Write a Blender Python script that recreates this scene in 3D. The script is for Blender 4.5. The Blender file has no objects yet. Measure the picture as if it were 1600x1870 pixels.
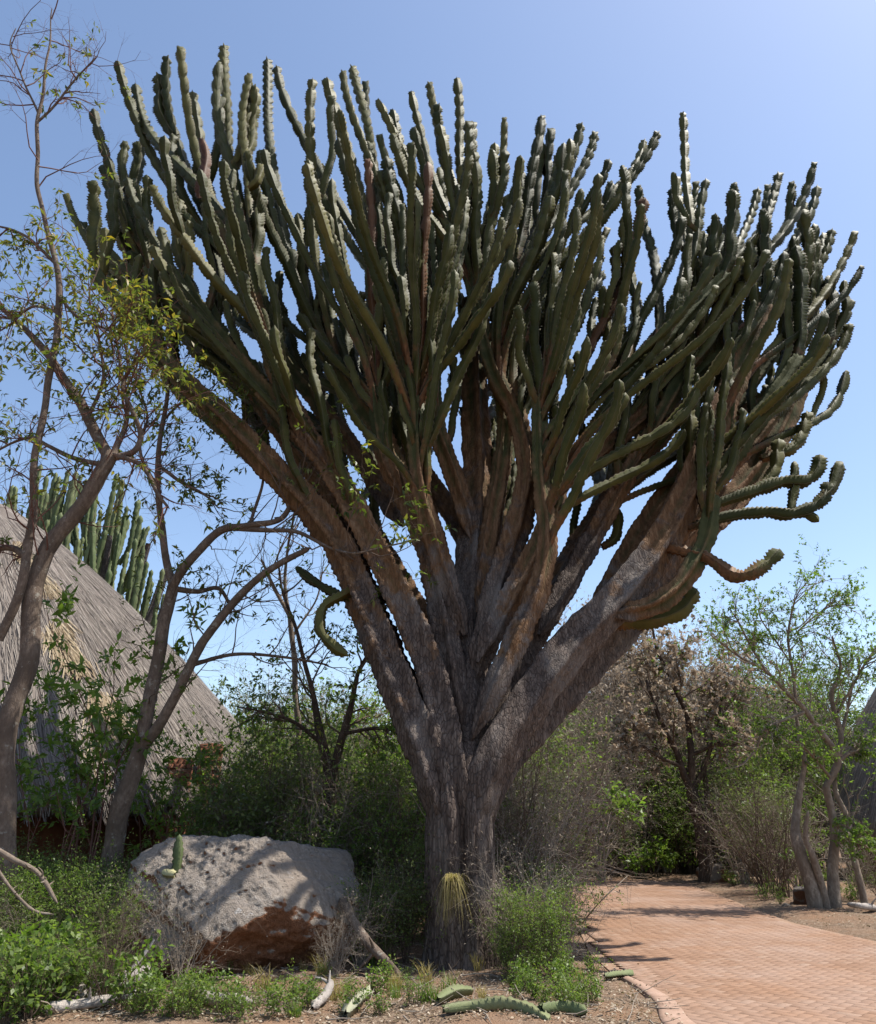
import bpy, math, numpy as np
from math import radians as rad, sin, cos, pi

# ------------------------------------------------------------------ camera, sky, sun, exposure
SC = bpy.context.scene
COL = SC.collection
FPX, PITCH, CAMH = 1400.0, rad(21.9), 1.6
cam = bpy.data.cameras.new('camera'); camo = bpy.data.objects.new('camera', cam); COL.objects.link(camo)
cam.sensor_fit = 'HORIZONTAL'; cam.sensor_width = 36; cam.lens = 36 * FPX / 1600
cam.clip_end = 2000; camo.location = (0, 0, CAMH); camo.rotation_euler = (pi / 2 + PITCH, 0, 0)
SC.camera = camo
SUN_EL, SUN_AZ = rad(62), rad(4)          # azimuth: from +X towards +Y
sdir = np.array([cos(SUN_EL) * cos(SUN_AZ), cos(SUN_EL) * sin(SUN_AZ), sin(SUN_EL)])
w = bpy.data.worlds.new('World'); SC.world = w; w.use_nodes = True
nt = w.node_tree; bg = nt.nodes['Background']
sky = nt.nodes.new('ShaderNodeTexSky'); sky.sky_type = 'NISHITA'; sky.sun_disc = False
sky.sun_elevation = SUN_EL; sky.sun_rotation = pi / 2 - SUN_AZ
sky.altitude = 300; sky.air_density = 1.0; sky.dust_density = 1.1; sky.ozone_density = .6
nt.links.new(sky.outputs[0], bg.inputs[0]); bg.inputs[1].default_value = 0.15
sun = bpy.data.lights.new('sun', 'SUN'); sun.energy = 5.0; sun.angle = rad(0.53); sun.color = (1, .955, .88)
suno = bpy.data.objects.new('sun', sun); COL.objects.link(suno)
from mathutils import Vector
suno.rotation_euler = Vector(-sdir).to_track_quat('-Z', 'Y').to_euler(); suno.location = (20, 10, 40)
SC.view_settings.view_transform = 'Standard'; SC.view_settings.look = 'None'
SC.view_settings.exposure = 0.6; SC.view_settings.gamma = 1; SC.view_settings.use_curve_mapping = False
SC.cycles.max_bounces = 7; SC.cycles.diffuse_bounces = 4; SC.cycles.transmission_bounces = 4

# ------------------------------------------------------------------ helpers
FW = np.array([0, cos(PITCH), sin(PITCH)]); UP = np.array([0, -sin(PITCH), cos(PITCH)]); RT = np.array([1., 0, 0])
def ray(px, py): return FW + RT * ((px - 800) / FPX) + UP * ((935 - py) / FPX)
def P(px, py, Y):
    d = ray(px, py); t = Y / d[1]; return d * t + np.array([0, 0, CAMH])
def G(px, py, z=0.0):
    d = ray(px, py); t = (z - CAMH) / d[2]; return d * t + np.array([0, 0, CAMH])
def depth(p): return (np.asarray(p) - np.array([0, 0, CAMH])) @ FW
def proj(p):
    q = np.asarray(p, float) - np.array([0, 0, CAMH]); d = q @ FW
    return 800 + FPX * (q @ RT) / d, 935 - FPX * (q @ UP) / d
def mpx(wpx, p): return wpx * depth(p) / FPX
def unit(v):
    v = np.asarray(v, float); return v / np.maximum(np.linalg.norm(v, axis=-1, keepdims=True), 1e-9)
def RNG(s): return np.random.default_rng(s)
def wav(x, y, z, s=0):
    return (np.sin(x * 1.7 + y * 2.3 + s) + np.sin(y * 3.1 - z * 1.9 + s * 2.1) + np.sin(z * 2.7 + x * 1.3 + s * .7)
            + .5 * np.sin(x * 5.3 - y * 4.1 + z * 3.7 + s) + .5 * np.sin(z * 6.1 + y * 5.7 - x * 2.9 + s * 3)) / 4

def mk_mesh(name, V, Q, mats=None, smooth=False, attrs=None, matidx=None):
    V = np.ascontiguousarray(V, np.float32); Q = np.ascontiguousarray(Q, np.int32)
    n, k = Q.shape
    me = bpy.data.meshes.new(name)
    me.vertices.add(len(V)); me.vertices.foreach_set('co', V.ravel())
    me.loops.add(n * k); me.loops.foreach_set('vertex_index', Q.ravel())
    me.polygons.add(n); me.polygons.foreach_set('loop_start', np.arange(0, n * k, k, dtype=np.int32))
    if smooth: me.polygons.foreach_set('use_smooth', np.ones(n, bool))
    if matidx is not None: me.polygons.foreach_set('material_index', np.ascontiguousarray(matidx, np.int32))
    for m in (mats if isinstance(mats, (list, tuple)) else [mats]):
        if m: me.materials.append(m)
    if attrs:
        for a, val in attrs.items():
            at = me.attributes.new(a, 'FLOAT', 'POINT'); at.data.foreach_set('value', np.ascontiguousarray(val, np.float32))
    me.update(calc_edges=True)
    return me
def obj(name, me, parent=None, loc=None, rotz=None, scale=None, kind=None, label=None, cat=None, group=None):
    o = bpy.data.objects.new(name, me); COL.objects.link(o)
    if parent: o.parent = parent
    if loc is not None: o.location = [float(c) for c in loc]
    if rotz is not None: o.rotation_euler = (0, 0, rotz) if np.isscalar(rotz) else [float(c) for c in rotz]
    if scale is not None: o.scale = (scale,) * 3 if np.isscalar(scale) else [float(c) for c in scale]
    if kind: o['kind'] = kind
    if label: o['label'] = label
    if cat: o['category'] = cat
    if group: o['group'] = group
    return o
def thing(name, label, cat, loc=(0, 0, 0), rotz=0, group=None, scale=None):
    return obj(name, None, None, loc, rotz, scale, None, label, cat, group)
def dup(root, loc, rotz=0, scale=1.0, label=None, group=None, tilt=(0, 0)):
    r = root.copy(); COL.objects.link(r)
    r.location = [float(c) for c in loc]; r.rotation_euler = (tilt[0], tilt[1], rotz)
    r.scale = (scale,) * 3 if np.isscalar(scale) else scale
    if label: r['label'] = label
    if group: r['group'] = group
    for ch in root.children:
        c = ch.copy(); COL.objects.link(c); c.parent = r
    return r

def merge(parts):
    Vs, Qs, o = [], [], 0
    for V, Q in parts:
        Vs.append(V); Qs.append(Q + o); o += len(V)
    return np.concatenate(Vs), np.concatenate(Qs)
def resample(pts, step):
    pts = np.asarray(pts, float)
    # Catmull-Rom, then even steps; extra columns ride along
    p = np.vstack([2 * pts[0] - pts[1], pts, 2 * pts[-1] - pts[-2]]); out = []
    for i in range(1, len(p) - 2):
        t = np.linspace(0, 1, 12, endpoint=False)[:, None]
        a, b, c, d = p[i - 1], p[i], p[i + 1], p[i + 2]
        out.append(.5 * (2 * b + (c - a) * t + (2 * a - 5 * b + 4 * c - d) * t ** 2 + (3 * b - a - 3 * c + d) * t ** 3))
    q = np.vstack(out + [pts[-1:]])
    s = np.r_[0, np.cumsum(np.linalg.norm(np.diff(q[:, :3], axis=0), axis=1))]
    n = max(3, int(s[-1] / step) + 1); si = np.linspace(0, s[-1], n)
    return np.stack([np.interp(si, s, q[:, k]) for k in range(q.shape[1])], 1), si
def frames(c):
    t = unit(np.gradient(c, axis=0)); n = len(c); S = np.zeros_like(c)
    a = np.cross(t[0], [0, 1, 0.1]); S[0] = unit(a)
    for i in range(1, n):
        v = S[i - 1] - t[i] * (S[i - 1] @ t[i]); S[i] = unit(v)
    return t, S, np.cross(t, S)
def ringquads(n, k):
    i = np.arange(n - 1)[:, None] * k; j = np.arange(k)[None]; j2 = (j + 1) % k
    return np.stack([i + j, i + j2, i + k + j2, i + k + j], -1).reshape(-1, 4)
def tube(c, r, k, rough=0.0, freq=1.0, seed=0, prof=None):
    """one tapering tube along c with radius r (array); prof(theta, s) multiplies the radius"""
    t, S, B = frames(c); th = np.linspace(0, 2 * pi, k, endpoint=False)
    rr = np.repeat(r[:, None], k, 1)
    s = np.r_[0, np.cumsum(np.linalg.norm(np.diff(c, axis=0), axis=1))]
    if prof is not None: rr = rr * prof(th[None], s[:, None])
    d = np.cos(th)[None, :, None] * S[:, None] + np.sin(th)[None, :, None] * B[:, None]
    V = c[:, None] + d * rr[..., None]
    if rough:
        f = freq
        nz = wav(V[..., 0] * f * 3, V[..., 1] * f * 3, V[..., 2] * f, seed) + .6 * wav(V[..., 0] * f * 8, V[..., 1] * f * 8, V[..., 2] * f * 2.4, seed + 4)
        V = V + d * (rr * rough * nz)[..., None]
    V = V.reshape(-1, 3); Q = ringquads(len(c), k)
    return V, Q
def btubes(pts, R, k=3):
    """many thin tubes at once: pts (N,K,3), R (N,K)"""
    N, K, _ = pts.shape
    t = unit(np.gradient(pts, axis=1)); ref = np.zeros((N, 1, 3)); ref[..., 0] = .31; ref[..., 1] = .87; ref[..., 2] = .38
    S = unit(np.cross(t, ref)); B = np.cross(t, S); th = np.linspace(0, 2 * pi, k, endpoint=False)
    V = pts[:, :, None] + (np.cos(th)[:, None] * S[:, :, None] + np.sin(th)[:, None] * B[:, :, None]) * R[:, :, None, None]
    Q = ringquads(K, k)[None] + (np.arange(N) * K * k)[:, None, None]
    return V.reshape(-1, 3), Q.reshape(-1, 4)
def grow(rng, P0, D, L, R0, K=5, wob=.25, up=.1, taper=.25):
    N = len(P0); pts = np.zeros((N, K, 3)); pts[:, 0] = P0; d = unit(D); st = (L / (K - 1))[:, None]
    for i in range(1, K):
        d = unit(d + rng.normal(0, wob, (N, 3)) + np.array([0, 0, up])); pts[:, i] = pts[:, i - 1] + d * st
    R = R0[:, None] * np.linspace(1, taper, K)[None]
    return pts, R
def kids(rng, pts, R, per, t0, t1, ang, lf, rf=.6, lmin=.05):
    N, K, _ = pts.shape; M = N * per
    idx = np.repeat(np.arange(N), per); t = rng.uniform(t0, t1, M) * (K - 1); i = np.minimum(t.astype(int), K - 2); f = (t - i)[:, None]
    p = pts[idx, i] * (1 - f) + pts[idx, i + 1] * f; tan = unit(pts[idx, i + 1] - pts[idx, i])
    side = unit(np.cross(tan, rng.normal(0, 1, (M, 3)))); a = rng.uniform(ang[0], ang[1], M)[:, None]
    D = tan * np.cos(a) + side * np.sin(a)
    PL = np.linalg.norm(np.diff(pts, axis=1), axis=2).sum(1)[idx]
    L = np.maximum(PL * rng.uniform(lf[0], lf[1], M), lmin); Rr = R[idx, i] * rf
    return p, D, L, Rr
def leaves(rng, pts, per, size, aspect=.45, spread=1.0, droop=0.0, t0=.2, fold=.12):
    N, K, _ = pts.shape; M = N * per
    idx = np.repeat(np.arange(N), per); t = rng.uniform(t0, 1, M) * (K - 1); i = np.minimum(t.astype(int), K - 2); f = (t - i)[:, None]
    p = pts[idx, i] * (1 - f) + pts[idx, i + 1] * f; tan = unit(pts[idx, i + 1] - pts[idx, i])
    a = unit(tan * .5 + rng.normal(0, spread, (M, 3)) - np.array([0, 0, droop]))
    s = unit(np.cross(a, rng.normal(0, .6, (M, 3)) + np.array([0, 0, 1.0]))); n = np.cross(s, a)
    L = (size * rng.uniform(.6, 1.3, M))[:, None]; W = L * aspect * .5
    V = np.stack([p, p + a * L * .45 + s * W + n * L * fold, p + a * L, p + a * L * .45 - s * W + n * L * fold], 1).reshape(-1, 3)
    Q = np.arange(M * 4).reshape(-1, 4)
    return V, Q, np.repeat(rng.uniform(0, 1, M), 4)

# ------------------------------------------------------------------ materials
class NB:
    def __init__(s, name):
        s.m = bpy.data.materials.new(name); s.m.use_nodes = True; s.t = s.m.node_tree
        s.p = s.t.nodes['Principled BSDF']; s.out = s.t.nodes['Material Output']
    def n(s, typ, **kw):
        x = s.t.nodes.new('ShaderNode' + typ)
        for k, v in kw.items():
            if k.startswith('i_'): x.inputs[k[2:].replace('_', ' ')].default_value = v
            else: setattr(x, k, v)
        return x
    def l(s, a, b): s.t.links.new(a, b)
    def attr(s, nm): return s.n('Attribute', attribute_name=nm).outputs['Fac']
    def co(s, which='Object', scale=(1, 1, 1)):
        mp = s.n('Mapping'); mp.inputs['Scale'].default_value = scale
        s.l(s.n('TexCoord').outputs[which], mp.inputs[0]); return mp.outputs[0]
    def noise(s, vec, scale, detail=4, rough=.6, dist=0):
        x = s.n('TexNoise'); x.inputs['Scale'].default_value = scale; x.inputs['Detail'].default_value = detail
        x.inputs['Roughness'].default_value = rough; x.inputs['Distortion'].default_value = dist
        if vec is not None: s.l(vec, x.inputs['Vector'])
        return x.outputs['Fac']
    def vor(s, vec, scale, feature='F1', out='Distance'):
        x = s.n('TexVoronoi', feature=feature); x.inputs['Scale'].default_value = scale; s.l(vec, x.inputs['Vector']); return x.outputs[out]
    def ramp(s, fac, stops):
        x = s.n('ValToRGB'); e = x.color_ramp.elements
        while len(e) < len(stops): e.new(.5)
        for k, (pos, c) in enumerate(stops): e[k].position = pos; e[k].color = (*c, 1) if len(c) == 3 else c
        s.l(fac, x.inputs[0]); return x.outputs[0]
    def mix(s, fac, a, b, blend='MIX'):
        x = s.n('Mix', data_type='RGBA', blend_type=blend)
        for sock, v in ((x.inputs[0], fac), (x.inputs[6], a), (x.inputs[7], b)):
            if hasattr(v, 'is_linked'): s.l(v, sock)
            else: sock.default_value = v if np.isscalar(v) else (*v, 1)
        return x.outputs[2]
    def math(s, op, a, b=0.0):
        x = s.n('Math', operation=op)
        for sock, v in ((x.inputs[0], a), (x.inputs[1], b)):
            if hasattr(v, 'is_linked'): s.l(v, sock)
            else: sock.default_value = v
        return x.outputs[0]
    def bump(s, h, strength=.5, dist=.02):
        x = s.n('Bump'); x.inputs['Strength'].default_value = strength; x.inputs['Distance'].default_value = dist
        s.l(h, x.inputs['Height']); s.l(x.outputs[0], s.p.inputs['Normal']); return x.outputs[0]
    def done(s, col, rough=.85, spec=.25):
        if hasattr(col, 'is_linked'): s.l(col, s.p.inputs['Base Color'])
        else: s.p.inputs['Base Color'].default_value = (*col, 1)
        s.p.inputs['Roughness'].default_value = rough; s.p.inputs['Specular IOR Level'].default_value = spec
        return s.m

def mat_leaf(name, stops, trans=.35, rough=.45, spec=.35, tint=(1.5, 1.7, .8)):
    b = NB(name); r = b.attr('rnd'); oi = b.n('ObjectInfo').outputs['Random']
    v = b.math('ADD', b.math('MULTIPLY', r, .8), b.math('MULTIPLY', oi, .2))
    c = b.ramp(v, stops); b.done(c, rough, spec)
    tr = b.n('BsdfTranslucent'); c2 = b.mix(.5, c, (.5, .6, .1), 'MULTIPLY'); c3 = b.mix(1.0, c, tint, 'MULTIPLY'); b.l(c3, tr.inputs[0])
    mx = b.n('MixShader'); mx.inputs[0].default_value = trans
    b.l(b.p.outputs[0], mx.inputs[1]); b.l(tr.outputs[0], mx.inputs[2]); b.l(mx.outputs[0], b.out.inputs[0])
    return b.m
def mat_bark(name, c1, c2, c3, zs=.3, scale=14, bstr=.9, bd=.03, lich=None):
    b = NB(name); v = b.co('Object', (1, 1, zs)); n1 = b.noise(v, scale, 6, .65, .4); n2 = b.noise(b.co(), 2.3, 3)
    vo = b.vor(b.mix(.12, v, b.n('TexNoise', noise_dimensions='3D').outputs['Color']), scale * 1.9, 'DISTANCE_TO_EDGE')
    h = b.math('ADD', n1, b.math('MULTIPLY', b.math('MINIMUM', b.math('MULTIPLY', vo, 3.0), .4), .6))
    col = b.ramp(n1, [(.25, c1), (.5, c2), (.75, c3)])
    col = b.mix(b.ramp(n2, [(.4, (0, 0, 0)), (.65, (1, 1, 1))]), col, tuple(x * .62 for x in c2))
    if lich:
        n3 = b.noise(b.co(), 9, 5, .7); col = b.mix(b.ramp(n3, [(.6, (0, 0, 0)), (.66, (.75, .75, .75))]), col, lich)
    b.bump(h, bstr, bd); return b.done(col, .92, .12)

M_bark = mat_bark('euphorbia bark', (.042, .034, .030), (.120, .096, .085), (.24, .205, .185), .28, 15, 1.0, .05, (.24, .22, .20))
M_grey = mat_bark('grey brown tree bark', (.075, .055, .043), (.155, .115, .088), (.24, .19, .15), .5, 22, .7, .015, (.27, .25, .21))
M_pale = mat_bark('pale tree bark', (.11, .08, .06), (.25, .195, .15), (.42, .36, .29), .5, 18, .6, .015)
M_dark = mat_bark('dark tree bark', (.035, .026, .02), (.085, .06, .045), (.15, .11, .085), .4, 16, .8, .02)
M_dry = mat_bark('bleached dead wood', (.20, .17, .15), (.42, .37, .33), (.60, .55, .50), .2, 12, .7, .015)
M_twig = NB('brown twig').done((.115, .082, .062), .9, .1)
M_twigpale = NB('pale dry twig').done((.26, .215, .17), .9, .1)
M_twigred = NB('reddish twig').done((.13, .062, .048), .8, .2)

def mat_stem(name, g1, g2, g3, brown):
    b = NB(name); age = b.attr('age'); crest = b.attr('crest'); v = b.co()
    n = b.noise(v, 3.1, 4, .6); oi = b.n('ObjectInfo').outputs['Random']
    g = b.ramp(b.math('ADD', b.math('MULTIPLY', n, .7), b.math('MULTIPLY', oi, .5)), [(.3, g1), (.58, g2), (.95, g3)])
    nb = b.noise(b.co('Object', (1, 1, .4)), 18, 5, .65)
    br = b.ramp(nb, [(.3, tuple(x * .45 for x in brown)), (.55, brown), (.8, tuple(min(1, x * 1.6) for x in brown))])
    a = b.math('ADD', age, b.math('MULTIPLY', b.math('SUBTRACT', b.noise(v, 3.2, 5, .75), .5), 1.35))
    col = b.mix(b.ramp(a, [(.52, (0, 0, 0)), (.82, (1, 1, 1))]), g, br)
    ed = b.ramp(crest, [(.86, (0, 0, 0)), (.99, (.85, .85, .85))])
    col = b.mix(ed, col, (.17, .135, .10))
    h = b.noise(v, 34, 4, .6); b.bump(h, .45, .012)
    return b.done(col, .58, .14)
M_stem = mat_stem('euphorbia stem skin', (.026, .031, .009), (.052, .056, .016), (.125, .112, .034), (.15, .072, .032))
def mat_limb():
    b = NB('euphorbia limb bark'); age = b.attr('age'); crest = b.attr('crest'); v = b.co('Object', (1, 1, .3)); n1 = b.noise(v, 15, 6, .65, .4); n2 = b.noise(b.co(), 2.6, 4, .65)
    vo = b.vor(v, 26, 'DISTANCE_TO_EDGE'); bark = b.ramp(n1, [(.25, (.040, .030, .025)), (.5, (.108, .080, .065)), (.75, (.21, .17, .142))])
    org = b.ramp(n1, [(.25, (.056, .030, .016)), (.5, (.145, .080, .040)), (.75, (.25, .155, .09))]); grn = b.ramp(n2, [(.3, (.035, .042, .016)), (.7, (.085, .085, .034))])
    bark = b.mix(b.ramp(vo, [(.0, (.65, .65, .65)), (.12, (0, 0, 0))]), bark, (.022, .017, .015)); big_ = b.noise(b.co('Object', (1, 1, .5)), 1.4, 4, .6); bark = b.mix(b.ramp(big_, [(.5, (0, 0, 0)), (.68, (.7, .7, .7))]), bark, (.20, .175, .155)); nn = b.math('MULTIPLY', b.math('SUBTRACT', n2, .5), 1.1); a = b.math('ADD', age, nn)
    col = b.mix(b.ramp(a, [(.85, (0, 0, 0)), (1.3, (1, 1, 1))]), org, bark); col = b.mix(b.ramp(b.math('ADD', a, b.math('MULTIPLY', crest, .35)), [(.45, (1, 1, 1)), (.9, (0, 0, 0))]), col, grn)
    h = b.math('ADD', n1, b.math('MULTIPLY', b.math('MINIMUM', b.math('MULTIPLY', vo, 3.0), .4), .5)); b.bump(b.math('MULTIPLY', h, b.math('MAXIMUM', b.math('MINIMUM', age, 1.0), .25)), .9, .045); return b.done(col, .85, .15)
M_limb = mat_limb()
M_stemfar = mat_stem('far euphorbia skin', (.08, .11, .045), (.13, .16, .07), (.19, .21, .10), (.13, .10, .06))
M_deadstem = mat_stem('dead stem skin', (.09, .045, .02), (.13, .062, .028), (.17, .09, .045), (.10, .045, .025))

M_leaf1 = mat_leaf('mid green leaf', [(0, (.055, .09, .018)), (.45, (.105, .16, .032)), (.8, (.16, .215, .055)), (1, (.23, .23, .07))], .48)
M_leaf2 = mat_leaf('bright green leaf', [(0, (.06, .105, .02)), (.5, (.115, .18, .032)), (1, (.20, .255, .06))], .45)
M_leaf3 = mat_leaf('olive tree leaf', [(0, (.05, .075, .018)), (.5, (.10, .125, .028)), (.8, (.17, .165, .04)), (1, (.27, .19, .045))], .42)
M_leaf4 = mat_leaf('dusty dark leaf', [(0, (.055, .075, .024)), (.5, (.10, .13, .04)), (1, (.18, .195, .075))], .45)
M_leafdry = mat_leaf('dry beige leaf', [(0, (.20, .155, .11)), (.5, (.35, .285, .215)), (1, (.50, .435, .35))], .3, .8, .1, (1.15, 1.05, .95))
M_leafyel = mat_leaf('yellowing leaf', [(0, (.10, .12, .02)), (.6, (.24, .22, .035)), (1, (.38, .22, .03))], .4)
M_litter = mat_leaf('dry leaf litter', [(0, (.08, .055, .036)), (.4, (.21, .155, .105)), (.75, (.38, .31, .23)), (1, (.58, .52, .43))], .1, .9, .1)
M_grass = mat_leaf('dry grass', [(0, (.16, .14, .05)), (.5, (.28, .22, .09)), (1, (.4, .33, .17))], .3, .7, .2)

# ------------------------------------------------------------------ ground and paved path
path_px = [(1235, 1885), (1200, 1832), (1160, 1800), (1115, 1775), (1078, 1742), (1058, 1700), (1030, 1655), (1005, 1626), (975, 1611)]
left = [G(*p)[:2] for p in path_px]
far = [G(*p)[:2] for p in [(985, 1604), (1080, 1603), (1180, 1608), (1262, 1616)]]
right = [G(*p)[:2] for p in [(1300, 1630), (1340, 1645), (1380, 1662), (1450, 1686), (1520, 1702), (1610, 1722), (1760, 1750)]]
poly = np.array([(2.4, 6.0)] + left + far + right + [(9.5, 6.0)])
def inpoly(x, y, pg=poly):
    x = np.asarray(x); y = np.asarray(y); r = np.zeros(x.shape, bool); n = len(pg)
    for i in range(n):
        x1, y1 = pg[i]; x2, y2 = pg[(i + 1) % n]
        c = ((y1 > y) != (y2 > y)); r ^= c & (x < (x2 - x1) * (y - y1) / (y2 - y1 + 1e-12) + x1)
    return r
def distpoly(x, y, pg=poly):
    d = np.full(np.shape(x), 1e9)
    for i in range(len(pg)):
        a = pg[i]; b = pg[(i + 1) % len(pg)]; ab = b - a; t = np.clip(((x - a[0]) * ab[0] + (y - a[1]) * ab[1]) / (ab @ ab + 1e-9), 0, 1)
        d = np.minimum(d, np.hypot(x - a[0] - ab[0] * t, y - a[1] - ab[1] * t))
    return d
def gz(x, y):
    x = np.asarray(x, float); y = np.asarray(y, float); d = distpoly(x, y); ins = inpoly(x, y)
    k = np.clip((d - .12) / 1.0, 0, 1)
    h = .012 + k * (.05 + .05 * wav(x * 1.1, y * 1.1, x * .3) + .022 * wav(x * 4.3, y * 4.7, y))
    return np.where(ins, -.03, np.where(d < .12, -.002, h))
b = NB('dry red-brown soil'); v = b.co('Object'); n1 = b.noise(v, 1.1, 5, .65); n2 = b.noise(v, 17, 6, .7); n3 = b.vor(v, 55)
col = b.ramp(n2, [(.3, (.075, .05, .034)), (.5, (.18, .125, .086)), (.72, (.32, .25, .185))])
col = b.mix(b.ramp(n1, [(.42, (0, 0, 0)), (.62, (1, 1, 1))]), col, (.22, .135, .085)); col = b.mix(b.ramp(n3, [(.05, (.6, .6, .6)), (.2, (0, 0, 0))]), col, (.36, .30, .24))
b.bump(b.math('ADD', n2, b.math('MULTIPLY', n3, .5)), .8, .03); M_soil = b.done(col, .95, .1)
def grid(xs, ys, zf):
    X, Y = np.meshgrid(xs, ys); V = np.stack([X, Y, zf(X, Y)], -1).reshape(-1, 3); n, m = len(ys), len(xs)
    i = np.arange(n - 1)[:, None] * m; j = np.arange(m - 1)[None]
    return V, np.stack([i + j, i + j + 1, i + m + j + 1, i + m + j], -1).reshape(-1, 4)
xs = np.r_[-900, -300, -100, -45, -25, np.arange(-16, 16, .14), 25, 45, 100, 300, 900]
ys = np.r_[-300, -60, -10, 2, np.arange(5, 30, .14), 34, 45, 70, 120, 300, 1000]
V, Q = grid(xs, ys, gz); obj('ground', mk_mesh('ground', V, Q, M_soil, True), kind='structure')

b = NB('clay paver'); oi = b.n('ObjectInfo').outputs['Random']; r = b.attr('rnd'); v = b.co('Generated' if False else 'Object')
geo = b.n('NewGeometry').outputs['Position']
rr = b.math('FRACT', b.math('ADD', r, b.math('MULTIPLY', oi, 7.31)))
col = b.ramp(rr, [(0, (.222, .128, .080)), (.5, (.245, .145, .092)), (.85, (.265, .16, .104)), (1, (.28, .185, .13))])
big = b.noise(geo, .55, 4, .6); col = b.mix(b.ramp(big, [(.44, (0, 0, 0)), (.66, (.65, .65, .65))]), col, (.33, .235, .185))
col = b.mix(b.ramp(b.noise(geo, .8, 3), [(.5, (0, 0, 0)), (.7, (.5, .5, .5))]), col, (.30, .165, .095))
fine = b.noise(geo, 46, 5, .7); col = b.mix(b.ramp(fine, [(.38, (.4, .4, .4)), (.5, (0, 0, 0))]), col, (.20, .12, .08))
b.bump(fine, .35, .006); M_brick = b.done(col, .85, .2)
b = NB('joint sand'); v = b.co(); n = b.noise(v, 30, 4); M_sand = b.done(b.ramp(n, [(.3, (.22, .14, .095)), (.7, (.32, .215, .15))]), .95, .1)
b = NB('pinkish concrete'); v = b.co(); n = b.noise(v, 6, 6, .7); b.bump(b.noise(v, 60, 4), .3, .004)
M_conc = b.done(b.ramp(n, [(.3, (.26, .17, .12)), (.6, (.33, .22, .165)), (.8, (.38, .28, .22))]), .9, .15)
import bmesh
bm = bmesh.new(); f = bm.faces.new([bm.verts.new((x, y, .003)) for x, y in poly]); bmesh.ops.triangulate(bm, faces=[f])
me = bpy.data.meshes.new('paved_path'); bm.to_mesh(me); bm.free(); me.materials.append(M_sand)
pathobj = obj('paved_path', me, kind='structure', label='salmon clay brick path curving past the big tree')
def brickmesh(l, wd, h, ch=.003, g=.0022):
    a, c = l / 2 - g, wd / 2 - g
    V = np.array([(sx * a, sy * c, 0) for sx, sy in ((-1, -1), (1, -1), (1, 1), (-1, 1))] + [(sx * a, sy * c, h - ch) for sx, sy in ((-1, -1), (1, -1), (1, 1), (-1, 1))]
                 + [(sx * (a - ch), sy * (c - ch), h) for sx, sy in ((-1, -1), (1, -1), (1, 1), (-1, 1))])
    Q = [[i, (i + 1) % 4, 4 + (i + 1) % 4, 4 + i] for i in range(4)] + [[4 + i, 4 + (i + 1) % 4, 8 + (i + 1) % 4, 8 + i] for i in range(4)] + [[8, 9, 10, 11]]
    return V, np.array(Q)
bw = .1; bx = []
rg = RNG(5); ca, sa = cos(pi / 4), sin(pi / 4)
for i in range(-150, 330):
    for j in range(-150, 330):
        m = (i - j) % 4
        if m not in (0, 3): continue
        u, vv = (i + 1.0, j + .5) if m == 0 else (i + .5, j + 1.0)
        x, y = (u * ca - vv * sa) * bw + 4, (u * sa + vv * ca) * bw + 9
        if 5.8 < y < 26 and -1 < x < .63 * y + .8: bx.append((x, y, m))
bx = np.array(bx); edge_in = .26
keep = inpoly(bx[:, 0], bx[:, 1]) & (distpoly(bx[:, 0], bx[:, 1]) > .13); bx = bx[keep]
pq = np.array([proj((x, y, .01)) for x, y, _ in bx]); vis = (pq[:, 0] < 1605) & (pq[:, 1] < 1873) & (pq[:, 0] > 900)
order = np.argsort(np.hypot(bx[:, 0], bx[:, 1]) + (~vis) * 100); single = set(order[:296].tolist())
bv, bq = brickmesh(2 * bw, bw, .016); bme = mk_mesh('brick', bv, bq, M_brick, False, {'rnd': np.zeros(len(bv))})
Vs, Qs, Rs, off = [], [], [], 0
for k, (x, y, m) in enumerate(bx):
    ang = pi / 4 + (pi / 2 if m == 3 else 0) + rg.normal(0, .008); tz = .002 + rg.uniform(-.0012, .0012)
    if k in single:
        o = obj('brick', bme, pathobj, (x, y, tz), (rg.normal(0, .003), rg.normal(0, .003), ang))
    else:
        c, s = cos(ang), sin(ang); V = np.stack([bv[:, 0] * c - bv[:, 1] * s + x, bv[:, 0] * s + bv[:, 1] * c + y, bv[:, 2] + tz], 1)
        Vs.append(V); Qs.append(bq + off); Rs.append(np.full(len(V), rg.uniform())); off += len(V)
obj('paving', mk_mesh('paving', np.concatenate(Vs), np.concatenate(Qs), M_brick, False, {'rnd': np.concatenate(Rs)}), pathobj, kind='stuff')
# smooth haunching strip along the inner edge of the bend
el, _ = resample(np.array([(2.55, 6.0)] + left[:4]), .08); tt = unit(np.gradient(el, axis=0)); nn = np.stack([tt[:, 1], -tt[:, 0]], 1)
wdt = np.interp(np.arange(len(el)), [0, len(el) * .35, len(el) - 1], [.34, .26, .04])
sec = [(-.02, -.03), (-.01, .012), (.03, .020), (1.0, .0195), (1.02, .0)]
V = np.array([[*(el[i] + nn[i] * (wdt[i] * a if a > .5 else a)), z] for i in range(len(el)) for a, z in sec]); K = len(sec)
Q = np.array([[i * K + j, i * K + j + 1, (i + 1) * K + j + 1, (i + 1) * K + j] for i in range(len(el) - 1) for j in range(K - 1)])
obj('edging_strip', mk_mesh('edging_strip', V, Q, M_conc, True), pathobj, kind='structure')

# ------------------------------------------------------------------ the big candelabra euphorbia
YT = 10.0
EUPH = thing('euphorbia_tree', 'huge candelabra euphorbia with furrowed trunk and crown of ribbed upright stems', 'tree', G(845, 1785))
ORG = np.array(EUPH.location)
rg = RNG(11)
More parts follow.
